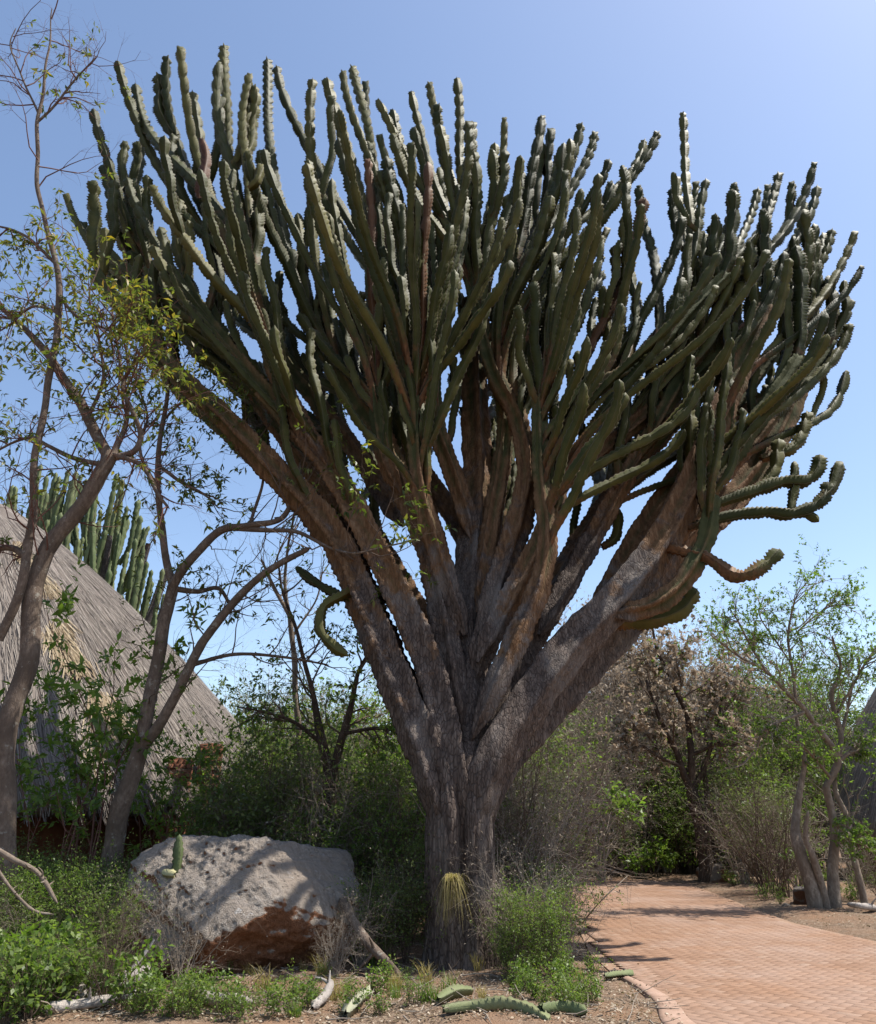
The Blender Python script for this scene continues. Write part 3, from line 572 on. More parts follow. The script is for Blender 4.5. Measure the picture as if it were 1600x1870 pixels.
def thatch_roof(par, cen, a, n, phi0, H, ze, nphi=150, nv=40, f0=0, f1=2 * pi, straws=14000, seed=1, convex=.22):
    """rounded-square roof; ze(phi) = height of the eave"""
    def surf(ph, v):      # v 0 apex .. 1 eave
        ps = ph - phi0; R = a / (np.abs(np.cos(ps)) ** n + np.abs(np.sin(ps)) ** n) ** (1 / n); e = ze(ph)
        k = v + convex * v * (1 - v); rr = R * (.02 + .98 * v) ; z = H - (H - e) * (v ** (1 + convex))
        lay = .05 * np.maximum(0, np.sin(v * 2 * pi * 3.5)) * 0
        return np.stack([cen[0] + rr * np.cos(ph), cen[1] + rr * np.sin(ph), z + .06 * wav(ph * 9, v * 7, ph * 3) + lay], -1)
    ph = np.linspace(f0, f1, nphi); vv = np.linspace(0, 1, nv); PH, VV = np.meshgrid(ph, vv, indexing='ij')
    V = surf(PH, VV); low = surf(ph, np.ones(nphi)); 
    inn = np.stack([cen[0] + (low[:, 0] - cen[0]) * .965, cen[1] + (low[:, 1] - cen[1]) * .965, low[:, 2] - .22], -1)      # thick cut edge, then the underside
    und = np.stack([cen[0] + (low[:, 0] - cen[0]) * .80, cen[1] + (low[:, 1] - cen[1]) * .80, low[:, 2] + .9], -1)
    V = np.concatenate([V, inn[:, None], und[:, None]], 1); nv2 = nv + 2; V = V.reshape(-1, 3)
    Q = np.array([[i * nv2 + j, i * nv2 + j + 1, (i + 1) * nv2 + j + 1, (i + 1) * nv2 + j] for i in range(nphi - 1) for j in range(nv2 - 1)])
    me = mk_mesh('roof', V - np.array([*cen, 0]), Q, M_thatch, True); uvl = me.uv_layers.new(name='UVMap')
    u = np.repeat(ph, nv2) / (2 * pi); w_ = np.tile(np.r_[vv, 1.02, 1.2], nphi); uvl.data.foreach_set('uv', np.stack([u[Q.ravel()], w_[Q.ravel()]], 1).astype(np.float32).ravel())
    roof = obj('roof', me, par)
    rng = RNG(seed); m = straws; p_ = rng.uniform(f0, f1, m); v0 = np.sqrt(rng.uniform(.06, .98, m)); l = rng.uniform(.03, .07, m)
    q_ = p_ + rng.normal(0, .006, m); A = surf(p_, v0); B = surf(q_, np.minimum(v0 + l, 1.03)); up = np.array([cos(0), 0, 1.0])
    out = unit(np.stack([np.cos(p_), np.sin(p_), np.full(m, .9)], 1)); A = A + out * .005; B = B + out * rng.uniform(.012, .045, m)[:, None]
    sd = np.stack([-np.sin(p_), np.cos(p_), 0 * p_], 1) * rng.uniform(.004, .010, m)[:, None]
    V = np.stack([A - sd, A + sd, B + sd * .5, B - sd * .5], 1).reshape(-1, 3) - np.array([*cen, 0])
    obj('straw_cover', mk_mesh('straw_cover', V, np.arange(m * 4).reshape(-1, 4), M_straw, False, {'rnd': np.repeat(rng.uniform(0, 1, m), 4)}), roof, kind='stuff')
    m = 5000; p_ = rng.uniform(f0, f1, m); A = surf(p_, np.full(m, .985)); out = np.stack([np.cos(p_), np.sin(p_), 0 * p_], 1)
    A = A - out * rng.uniform(-.02, .3, m)[:, None] - np.array([0, 0, 1]) * rng.uniform(0, .2, m)[:, None]; B = A + out * rng.uniform(.0, .16, m)[:, None] - np.array([0, 0, 1]) * rng.uniform(.08, .3, m)[:, None]
    sd = np.stack([-np.sin(p_), np.cos(p_), 0 * p_], 1) * rng.uniform(.006, .014, m)[:, None]
    V = np.stack([A - sd, A + sd, B + sd, B - sd], 1).reshape(-1, 3) - np.array([*cen, 0])
    obj('eave_fringe', mk_mesh('eave_fringe', V, np.arange(m * 4).reshape(-1, 4), M_straw, False, {'rnd': np.repeat(rng.uniform(0, 1, m), 4)}), roof, kind='stuff')
    return surf, roof
K0 = P(252, 1482, 14.0); HC = np.array([-13.65, 20.32]); phc = math.atan2(K0[1] - HC[1], K0[0] - HC[0])
HUT = thing('thatched_hut', 'big hut with steep grey thatched roof and red walls behind the boulder', 'hut', (*HC, 0))
NS = 2.64; a_ = np.hypot(*(K0[:2] - HC)) * (2 * .5 ** (NS / 2)) ** (1 / NS)
def ze(ph):
    d = np.angle(np.exp(1j * (ph - phc))); return 1.85 + .57 * np.clip(d / .55, 0, 1) ** 1.2
surf, roof = thatch_roof(HUT, HC, a_, NS, phc - pi / 4, 10.3, ze, straws=42000, seed=3, convex=.355)
# golden tufts along the hip: its sunlit edge put into the straw colour
rng = RNG(8); m = 1500; v0 = rng.choice([.42, .52, .66, .72, .84, .9], m) + rng.uniform(-.03, .03, m); p_ = phc - .02 + rng.normal(0, .016, m) + .025 * np.sin(v0 * 25); A = surf(p_, v0); B = surf(p_ + rng.normal(0, .02, m), v0 + .05) + np.array([.3, -.45, .5]) * rng.uniform(.02, .09, m)[:, None]
sd = np.stack([-np.sin(p_), np.cos(p_), 0 * p_], 1) * rng.uniform(.008, .018, m)[:, None]
V = np.stack([A - sd, A + sd, B + sd * .5, B - sd * .5], 1).reshape(-1, 3) - np.array([*HC, 0])
obj('sunlit_hip_straw', mk_mesh('sunlit_hip_straw', V, np.arange(m * 4).reshape(-1, 4), M_straw_lit, False, {'rnd': np.repeat(rng.uniform(0, 1, m), 4)}), roof, kind='stuff')
def ringwall(par, cen, Rf, h, f0, f1, n, mat, thick=.25, name='wall'):
    ph = np.linspace(f0, f1, n); V = []
    for p in ph:
        R = Rf(p); V += [(R * cos(p), R * sin(p), 0), (R * cos(p), R * sin(p), h(p)), ((R - thick) * cos(p), (R - thick) * sin(p), h(p)), ((R - thick) * cos(p), (R - thick) * sin(p), 0)]
    Q = np.array([[i * 4 + j, i * 4 + (j + 1) % 4, (i + 1) * 4 + (j + 1) % 4, (i + 1) * 4 + j] for i in range(n - 1) for j in range(4)])
    return obj(name, mk_mesh(name, np.array(V), Q, mat, False), par)
def Rsup(p): ps = p - (phc - pi / 4); return .86 * a_ / (abs(cos(ps)) ** NS + abs(sin(ps)) ** NS) ** (1 / NS)
ringwall(HUT, HC, Rsup, lambda p: float(ze(p)) + .55, phc - 1.3, phc + .2, 40, M_wall)
ringwall(HUT, HC, lambda p: Rsup(p) - 1.2, lambda p: float(ze(p)) + 1.2, phc + .1, phc + 1.5, 30, M_wall)
pv, pqd = brickmesh(.22, .105, .07, .004, .003); rbm = mk_mesh('brick', pv, pqd, M_rbrick, False)
def pillar(px, Y, zt):
    b0 = P(px, 1500, Y); loc = np.array([b0[0] - HC[0], b0[1] - HC[1], 0])
    core = mk_mesh('pillar', *tube(np.array([[0, 0, 0], [0, 0, zt / 2], [0, 0, zt - .02], [0, 0, zt]]), np.array([.21, .21, .21, .001]), 4), M_wall); po = obj('pillar', core, HUT, loc, rotz=pi / 4 * 0 + .25)
    for k in range(int(zt / .078)):
        for (x, y, r) in ([(-.115, -.12, 0), (.115, -.12, 0), (-.115, .12, 0), (.115, .12, 0)] if k % 2 else [(-.17, -.06 - .06, pi / 2), (.17, -.12, pi / 2), (-.17, .12, pi / 2), (.17, .12, pi / 2), (0, -.17, 0), (0, .17, 0)]):
            obj('brick', rbm, po, (x, y, k * .078 + .003), r + .0)
pillar(372, 15.6, 3.0); pillar(318, 15.2, 2.7)
# far right hut
HC2 = np.array([17.4, 24.0]); HUT2 = thing('thatched_hut', 'small thatched hut half hidden behind the pale multi trunked tree', 'hut', (*HC2, 0))
thatch_roof(HUT2, HC2, 5.9, 2.0, 0, 8.0, lambda p: 1.35 + 0 * p, straws=14000, seed=5, convex=.8)
ringwall(HUT2, HC2, lambda p: 5.2, lambda p: 2.2, pi * .7, pi * 1.9, 30, M_wall)

# ------------------------------------------------------------------ boulder
def boulder_mesh(planes, seed, rough, mat, sub=6, sm=14.0):
    bm = bmesh.new(); bmesh.ops.create_icosphere(bm, subdivisions=sub, radius=1); d = np.array([v.co[:] for v in bm.verts]); F = np.array([[v.index for v in f.verts] for f in bm.faces]); bm.free()
    d = unit(d); N = unit(np.array([p[:3] for p in planes])); D = np.array([p[3] for p in planes])
    k = np.maximum(d @ N.T, 1e-3) / D[None]; r = 1 / (np.sum(k ** sm, 1) ** (1 / sm)); V = d * r[:, None]
    nz = .6 * wav(V[:, 0] * 2, V[:, 1] * 2, V[:, 2] * 2.4, seed) + .35 * wav(V[:, 0] * 6, V[:, 1] * 6, V[:, 2] * 7, seed + 2) + .18 * wav(V[:, 0] * 17, V[:, 1] * 16, V[:, 2] * 18, seed + 5) + .08 * wav(V[:, 0] * 41, V[:, 1] * 43, V[:, 2] * 44, seed + 7)
    nz = nz - .45 * np.abs(wav(V[:, 0] * 9.3, V[:, 1] * 8.1, V[:, 2] * 9.9, seed + 3)) - .10 * np.abs(wav(V[:, 0] * 25, V[:, 1] * 23, V[:, 2] * 27, seed + 6)) - .35 * np.abs(wav(V[:, 0] * 3.3, V[:, 1] * 3.1, V[:, 2] * 3.9, seed + 9))
    return mk_mesh('boulder', V + d * (rough * nz)[:, None], F, mat, True)
b = NB('weathered granite'); v = b.co(); n1 = b.noise(v, 1.6, 5, .6); n2 = b.noise(v, 22, 6, .7); n3 = b.vor(v, 90); geoN = b.n('NewGeometry').outputs['Normal']
sep = b.n('SeparateXYZ'); b.l(geoN, sep.inputs[0])
col = b.ramp(n2, [(.3, (.15, .125, .103)), (.5, (.29, .25, .212)), (.75, (.45, .405, .355))])
col = b.mix(b.ramp(n1, [(.35, (0, 0, 0)), (.65, (1, 1, 1))]), col, (.30, .245, .198))
lic = b.noise(v, 7, 4, .6); col = b.mix(b.ramp(lic, [(.64, (0, 0, 0)), (.7, (.7, .7, .7))]), col, (.48, .45, .42))
fresh = b.ramp(b.math('ADD', sep.outputs[2], b.math('ADD', b.math('MULTIPLY', b.math('SUBTRACT', n1, .5), 1.0), b.math('MULTIPLY', b.math('SUBTRACT', n2, .5), .35))), [(-.02, (1, 1, 1)), (.22, (0, 0, 0))])
col = b.mix(fresh, col, b.ramp(n2, [(.3, (.14, .06, .03)), (.7, (.30, .14, .075))]))
gl = b.ramp(sep.outputs[2], [(.82, (0, 0, 0)), (.97, (.8, .8, .8))]); col = b.mix(gl, col, (.20, .175, .16))
b.bump(b.math('ADD', n2, b.math('MULTIPLY', n3, .3)), 1.0, .05); M_rock = b.done(col, .92, .15)
BO = P(440, 1660, 10.3)
pl = [(.06, .12, 1, .58), (-.12, -.74, .66, .80), (.55, -.35, .75, .80), (.75, -.60, .25, 1.16), (-1, -.25, .1, 1.36), (0, -.55, -.83, 1.20), (.5, -.6, -.62, 1.12), (0, 1, .2, .9), (1, .3, .2, 1.40), (-.5, -.8, .15, 1.12), (0, 0, -1, .95), (-.6, .1, .8, .98)]
bme_ = boulder_mesh(pl, 2.0, .10, M_rock, 7, 26)
from mathutils.bvhtree import BVHTree
bvh = BVHTree.FromPolygons([v.co[:] for v in bme_.vertices], [p.vertices[:] for p in bme_.polygons]); BLOC = np.array([BO[0], BO[1], .80])
def on_rock(px, py, lift=0.0):
    h = bvh.ray_cast(Vector(np.array([0, 0, CAMH]) - BLOC), Vector(unit(ray(px, py)))); p = np.array(h[0]) + BLOC; p[2] += lift; return p
obj('boulder', bme_, loc=(BO[0], BO[1], .80), label='large weathered granite boulder with orange broken underside beside the trunk', cat='boulder')
def rock(px, py, sz, seed, label, group=None, name='rock'):
    rn = RNG(seed); pls = [(*unit(rn.normal(0, 1, 3)), rn.uniform(.7, 1)) for _ in range(9)] + [(*(np.eye(3)[k] * q), rn.uniform(.75, 1)) for k in range(3) for q in (-1, 1)]; g = G(px, py)
    return obj(name, boulder_mesh(pls, seed, .06, M_rock, 4, 16), loc=(g[0], g[1], sz * .3), scale=(sz, sz * .8, sz * .75), rotz=rn.uniform(0, 6), label=label, cat='rock', group=group)
rock(1472, 1655, .34, 5, 'grey lichen covered rock at the foot of the pale multi trunked tree')
rock(1436, 1659, .10, 6, 'small dark stone beside the lichen covered rock'); rock(1300, 1612, .5, 9, 'pale leaning rock behind the dark trunk by the path')
rock(1340, 1608, .28, 12, 'small pale rock on bare soil right of the dark trunk')

# ------------------------------------------------------------------ fallen and cut euphorbia pieces, logs
def loose(name, pts, r, nrib, label, cat, mat=M_stem, group=None, a0=.3, a1=-.2, seed=0):
    pts = np.array(pts, float); o0 = pts[0].copy(); me = stem_mesh(pts, r, nrib, RNG(seed), mat, .03, a0, a1, o0, tip=True)
    t = obj(name, me, loc=o0, label=label, cat=cat, group=group); return t
def gp(px, py, h=.05):
    g = G(px, py); return np.array([g[0], g[1], float(gz(g[0], g[1])) + h])
M_stempale = mat_stem('fallen pale stem skin', (.09, .12, .05), (.14, .165, .075), (.20, .21, .11), (.2, .14, .08))
loose('euphorbia_cutting', [gp(800, 1858), gp(830, 1846), gp(865, 1836)], .06, 4, 'short pale green fallen stem lying on the litter before the trunk', 'cutting', M_stempale, seed=1)
loose('euphorbia_cutting', [gp(810, 1876), gp(870, 1868), gp(940, 1870), (*G(1010, 1882)[:2], .05)], .065, 4, 'long pale green fallen stem at the edge of the litter', 'cutting', M_stempale, seed=2)
loose('euphorbia_cutting', [gp(990, 1876), gp(1030, 1868), gp(1075, 1874)], .07, 4, 'thick green fallen stem lying next to the long one', 'cutting', M_stempale, seed=3)
loose('euphorbia_cutting', [gp(1105, 1796), gp(1130, 1788), gp(1158, 1782)], .045, 4, 'flat pale fallen stem lying at the brick path edge', 'cutting', M_stempale, seed=4)
loose('euphorbia_cutting', [gp(630, 1876, .06), gp(650, 1855, .07), gp(676, 1838, .07)], .07, 5, 'broken whitish fallen stem with pulpy end near the boulder', 'cutting', mat_stem('bleached stem', (.20, .21, .13), (.27, .27, .18), (.34, .33, .24), (.3, .25, .18)), seed=5)
top = BO[2] * 0
loose('euphorbia_cutting', [on_rock(322, 1590, -.03), on_rock(322, 1590, .10), on_rock(321, 1590, .22), on_rock(320, 1590, .38)], .065, 5, 'small upright green stem cutting standing on the boulder', 'cutting', M_stempale, seed=6)
loose('euphorbia_cutting', [on_rock(318, 1606, .05), on_rock(307, 1604, .05), on_rock(294, 1602, .05)], .065, 5, 'cut stem lying on the boulder with star shaped pale end', 'cutting', mat_stem('cut stem', (.35, .33, .18), (.42, .38, .22), (.5, .46, .3), (.5, .45, .3)), seed=7)
def log(name, pts, r, label, cat='log', mat=M_dry, knots=2, seed=0, k=10):
    pts = np.array(pts, float); rn = RNG(seed); o0 = pts[0].copy(); c, s = resample(pts, .05); rr = np.interp(s / s[-1], [0, .04, .8, 1], [.5 * r, r, r * .8, r * .45]) * (1 + .08 * np.sin(s * 9 + seed))
    rr = rr * np.sqrt(np.clip(np.minimum(s + .01, s[-1] - s + .004) / .04, .01, 1)); t = thing(name, label, cat, o0)
    obj('stem', mk_mesh('stem', *[(x - o0 if i == 0 else x) for i, x in enumerate(tube(c, rr, k, .16, 5, seed))], mat, True), t)
    for _ in range(knots):
        i = rn.integers(len(c) // 5, len(c) - 2); d = unit(rn.normal(0, 1, 3) + [0, 0, .6]); L = r * rn.uniform(2, 6); p = np.array([c[i], c[i] + d * L * .5, c[i] + d * L + rn.normal(0, .02, 3)])
        cc, ss = resample(p, .03); obj('side_branch', mk_mesh('side_branch', tube(cc, np.linspace(r * .45, r * .12, len(cc)), 6, .1, 6)[0] - o0, ringquads(len(cc), 6), mat, True), t)
    return t
log('fallen_log', [gp(120, 1852, .08), gp(190, 1838, .12), (gp(250, 1828, .16)), gp(268, 1818, .2)], .10, 'thick bleached log lying among the green herbs', seed=1)
log('fallen_log', [gp(75, 1874, .04), gp(160, 1862, .07), gp(290, 1846, .1)], .05, 'thin bleached pole lying under the thick bleached log', seed=2)
log('fallen_log', [gp(345, 1848, .1), gp(370, 1860, .07), gp(460, 1858, .06)], .065, 'short white forked log lying below the boulder', seed=3)
log('fallen_log', [gp(570, 1862, .03), gp(595, 1848, .08), gp(604, 1834, .16)], .045, 'small white splintered log end near the boulder', seed=4)
log('fallen_branch', [P(-25, 1540, 8.6), P(25, 1570, 8.6), P(70, 1595, 8.6), P(105, 1650, 8.6)], .028, 'grey dead branch leaning in the herbs at left', 'branch', M_pale, 7, 5)
log('fallen_branch', [P(-20, 1565, 8.3), P(18, 1620, 8.3), P(60, 1662, 8.3), P(98, 1670, 8.3)], .016, 'slim pale dead branch hanging below the grey one', 'branch', M_pale, 5, 6)
log('leaning_branch', [P(622, 1640, 9.9), P(645, 1680, 9.7), P(672, 1722, 9.5), P(705, 1755, 9.3), gp(738, 1795, .0)], .055, 'curved grey branch leaning from the boulder down to the soil', 'branch', M_grey, 3, 7)
log('fallen_branch', [gp(1195, 1800, .03), gp(1225, 1825, .03), gp(1255, 1848, .03), gp(1272, 1880, .03)], .012, 'thin dark curved twig lying on the brick path', 'twig', M_dark, 3, 8, 6)
log('fallen_branch', [gp(1257, 1756, .02), gp(1285, 1756, .02), gp(1310, 1757, .02)], .012, 'short straight stick lying on the brick path', 'twig', M_dark, 0, 9, 6)
log('dry_cane', [gp(1062, 1690, .05), P(1098, 1645, 13.3), P(1148, 1598, 13.6)], .012, 'pale straw cane leaning across the view of the path', 'cane', M_twigpale, 0, 10, 5)
log('fallen_branch', [gp(1600, 1668, .05), gp(1575, 1672, .12), gp(1550, 1668, .1)], .06, 'pale dead branch on soil near the small hut', 'branch', M_dry, 2, 11)

# ------------------------------------------------------------------ trees with traced trunks
def leafy_tree(name, label, cat, traced_limbs, Y0, mat, twigmat, leafmat, seed, lv, leaf, group=None, extra_leaf=None, tmin=.25, trunk_n=1, rough=.08):
    """traced_limbs: lists of (px,py,dY,width px); the first trunk_n are trunks, the others limbs. lv: levels of twigs. leaf: (per, size, aspect, droop)"""
    rng = RNG(seed); conv_ = [conv(L, Y0) for L in traced_limbs]; o0 = conv_[0][0, :3].copy(); o0[2] = 0; t = thing(name, label, cat, o0, group=group)
    tubes_ = []; allp = []
    for q, L in enumerate(conv_):
        c, s = resample(L, .06); r = c[:, 3] * .82 * np.sqrt(np.clip((s[-1] - s) / .05, .05, 1)); cc = c[:, :3] + np.stack([.012 * np.sin(s * 5 + q), .012 * np.cos(s * 4.3 + q * 2), 0 * s], 1)
        obj('trunk' if q < trunk_n else 'limb', mk_mesh('limb', tube(cc, r, 12, rough, 3, q + seed)[0] - o0, ringquads(len(cc), 12), mat, True), t)
        if q >= trunk_n or trunk_n == len(conv_):
            idx = np.linspace(0, len(c) - 1, 9).astype(int); allp.append((c[idx, :3], c[idx, 3]))
    pts = np.array([a for a, _ in allp]); R = np.array([b_ for _, b_ in allp]); tw = []
    for k, (per, t0, t1, ang, lf, K, wob, up, rmax, lmin, lmax) in enumerate(lv):
        p, D, Ln, Rr = kids(rng, pts, R, per, t0, t1, ang, lf); Ln = np.clip(Ln, lmin, lmax); pts, R = grow(rng, p, D, Ln, np.minimum(Rr, rmax), K, wob, up)
        tw.append(btubes(pts, R, 5 if k == 0 else 3))
    V, Q = merge(tw); obj('twig_mass', mk_mesh('twig_mass', V - o0, Q, twigmat, True), t, kind='stuff')
    sel = pts
    if leaf[0] > 0:
        if len(leaf) > 4: sel = pts[leaf[4](pts[:, 0], rng)]
        V, Q, rn = leaves(rng, sel, leaf[0], leaf[1], leaf[2], .8, leaf[3]); obj('crown', mk_mesh('crown', V - o0, Q, leafmat, False, {'rnd': rn}), t, kind='stuff')
    if extra_leaf:
        V, Q, rn = leaves(rng, sel[::extra_leaf[1]], extra_leaf[2], leaf[1], leaf[2], .8, leaf[3]); obj('yellow_leaf_mass', mk_mesh('yellow_leaf_mass', V - o0, Q, extra_leaf[0], False, {'rnd': rn}), t, kind='stuff')
    return t
def selA(p, rng):   # leaf density of the left tree follows the photograph: bare twigs high up, leafy lower
    out = np.zeros(len(p), bool)
    for i, q in enumerate(p):
        px, py = proj(q); pr = np.interp(py, [60, 200, 400, 440, 700, 760, 900], [.05, .2, .15, .6, .65, .4, .15]); out[i] = rng.uniform() < pr
    return out
A_l = [[(10, 1700, 0, 48), (14, 1600, 0, 44), (10, 1480, 0, 42), (10, 1380, 0, 40), (27, 1280, 0, 44), (55, 1190, 0, 42), (58, 1110, 0, 40), (60, 1060, 0, 40)],
       [(58, 1080, 0, 38), (90, 1000, 0, 36), (150, 920, 0, 34), (195, 850, 0, 32), (205, 825, 0, 28)],
       [(200, 840, 0, 26), (165, 770, .1, 24), (130, 710, .2, 20), (80, 640, .3, 16), (35, 590, .3, 12), (-30, 540, .3, 8)],
       [(205, 835, 0, 18), (245, 825, -.1, 14), (258, 795, -.1, 12), (240, 750, -.2, 10), (225, 700, -.2, 8), (260, 640, -.2, 5)],
       [(210, 830, 0, 14), (228, 780, .2, 11), (230, 720, .2, 9), (215, 640, .3, 6), (205, 560, .3, 4)],
       [(0, 1170, -.1, 20), (40, 1060, -.2, 20), (58, 960, -.2, 18), (62, 860, -.3, 16), (85, 720, -.3, 15), (108, 570, -.3, 14), (100, 470, -.3, 12), (78, 390, -.3, 10), (68, 320, -.3, 9), (70, 220, -.3, 8), (85, 120, -.3, 5), (96, 15, -.3, 2)],
       [(70, 220, -.3, 6), (100, 190, -.35, 5), (140, 145, -.4, 4), (175, 100, -.4, 2)],
       [(70, 210, -.3, 5), (45, 150, -.3, 4), (20, 90, -.3, 3), (30, 50, -.3, 2)],
       [(105, 540, -.3, 8), (145, 580, -.4, 6), (190, 600, -.5, 5), (240, 630, -.5, 3)],
       [(100, 480, -.3, 8), (60, 440, -.3, 6), (20, 420, -.3, 5), (-20, 410, -.3, 3)],
       [(108, 570, -.3, 8), (60, 560, 0, 6), (20, 580, .2, 5), (-30, 570, .2, 4)],
       [(190, 850, 0, 12), (130, 835, .1, 10), (90, 815, .1, 9), (60, 800, .2, 7), (20, 810, .3, 6), (-20, 830, .3, 4)],
       [(50, 1020, 0, 16), (20, 1000, 0, 14), (-20, 1005, 0, 12)],
       [(160, 760, .1, 9), (190, 690, 0, 7), (180, 620, 0, 5), (165, 540, 0, 4), (180, 480, 0, 3)],
       [(205, 830, 0, 12), (260, 850, -.3, 10), (285, 900, -.4, 8), (310, 930, -.4, 5)]]
leafy_tree('branching_tree', 'slender tree with reddish bare top twigs and drooping olive leaves in front of the thatch', 'tree', A_l, 9.6, M_grey, M_twigred, M_leaf3, 21,
           [(12, .12, 1, (.5, 1.2), (.3, .7), 7, .22, .06, .012, .4, 1.35), (4, .15, 1, (.4, 1.0), (.4, .8), 5, .28, .05, .007, .2, .55), (3, .2, 1, (.4, 1.0), (.4, .8), 4, .3, -.05, .004, .1, .3)],
           (6, .105, .36, .55, selA), extra_leaf=(M_leafyel, 4, 3))
B_l = [[(195, 1620, .1, 50), (212, 1520, .1, 44), (232, 1440, 0, 42), (258, 1360, 0, 36)],
       [(255, 1370, 0, 34), (278, 1260, 0, 30), (292, 1180, 0, 28), (310, 1100, 0, 26), (316, 1062, 0, 24)],
       [(258, 1365, 0, 28), (300, 1310, -.1, 24), (345, 1220, -.2, 22), (380, 1160, -.2, 20), (440, 1085, -.3, 18), (510, 1030, -.4, 15), (565, 1000, -.5, 12)],
       [(316, 1070, 0, 20), (300, 1000, .1, 16), (292, 930, .1, 14), (288, 840, .1, 12), (300, 760, .1, 10), (308, 690, .1, 8)],
       [(314, 1075, 0, 22), (350, 1020, -.1, 20), (400, 970, -.2, 18), (455, 960, -.3, 15), (515, 945, -.4, 12), (545, 880, -.4, 9), (548, 845, -.4, 6)],
       [(425, 965, -.2, 13), (490, 968, -.4, 11), (545, 972, -.6, 9), (600, 1000, -.8, 7), (650, 1010, -1., 5), (700, 1000, -1.1, 4), (760, 985, -1.2, 3)],
       [(318, 1075, 0, 14), (360, 1080, .2, 11), (400, 1075, .2, 9), (425, 1110, .2, 6)],
       [(288, 850, .1, 9), (330, 880, 0, 7), (370, 900, 0, 5), (400, 930, 0, 3)],
       [(292, 900, .1, 8), (255, 820, .2, 7), (270, 760, .2, 5), (250, 700, .2, 4)],
       [(455, 960, -.3, 8), (480, 880, -.2, 6), (470, 800, -.2, 5), (430, 760, -.2, 3)],
       [(350, 1215, 0, 10), (430, 1195, .2, 8), (520, 1200, .3, 6), (600, 1215, .4, 4)],
       [(298, 770, .1, 6), (350, 720, .1, 5), (400, 740, .1, 4), (440, 800, .1, 3)]]
def selB(p, rng):
    out = np.zeros(len(p), bool)
    for i, q in enumerate(p):
        px, py = proj(q); out[i] = rng.uniform() < (.5 if (py < 960 and px < 460) else .8 if px > 600 else .14)
    return out
leafy_tree('forked_tree', 'smooth grey forked tree with small dark leaves beside the thatched roof', 'tree', B_l, 11.2, M_grey, M_twig, M_leaf3, 22,
           [(9, .2, 1, (.5, 1.2), (.25, .55), 6, .25, .08, .012, .3, 1.3), (4, .15, 1, (.4, 1.1), (.4, .8), 5, .3, .03, .007, .2, .6), (3, .2, 1, (.4, 1.1), (.4, .8), 4, .3, -.08, .004, .1, .3)],
           (7, .10, .38, .5, selB), extra_leaf=(M_leafyel, 9, 4))
# right hand trees
C_l = [[(1292, 1618, 0, 46), (1290, 1590, 0, 34), (1285, 1540, 0, 32), (1275, 1490, 0, 30), (1262, 1440, 0, 26)],
       [(1300, 1616, .3, 20), (1302, 1570, .3, 17), (1300, 1520, .3, 15), (1292, 1460, .3, 13), (1285, 1400, .3, 10)],
       [(1265, 1450, 0, 20), (1245, 1400, 0, 15), (1225, 1350, 0, 12), (1200, 1300, 0, 9), (1180, 1240, 0, 6)],
       [(1264, 1445, 0, 20), (1262, 1380, 0, 16), (1255, 1310, .2, 12), (1225, 1240, .4, 9), (1200, 1185, .5, 7), (1190, 1140, .5, 4)],
       [(1266, 1445, .1, 14), (1290, 1390, .2, 11), (1310, 1330, .3, 8), (1320, 1270, .3, 5)],
       [(1245, 1400, 0, 9), (1200, 1380, -.3, 7), (1160, 1350, -.5, 5)],
       [(1262, 1380, 0, 8), (1300, 1360, -.4, 6), (1335, 1320, -.6, 4)]]
leafy_tree('dry_leaf_tree', 'tree with slim dark trunk and dry beige leaves at the far path edge', 'tree', C_l, 23.2, M_dark, M_twig, M_leafdry, 23,
           [(8, .25, 1, (.4, 1.1), (.3, .6), 6, .22, .1, .03, .6, 1.7), (6, .15, 1, (.4, 1.1), (.35, .7), 5, .28, .05, .014, .3, 1.0), (3, .2, 1, (.4, 1.0), (.4, .8), 4, .3, -.02, .008, .15, .4)],
           (12, .15, .6, .3), trunk_n=2, extra_leaf=(M_leaf4, 5, 4))
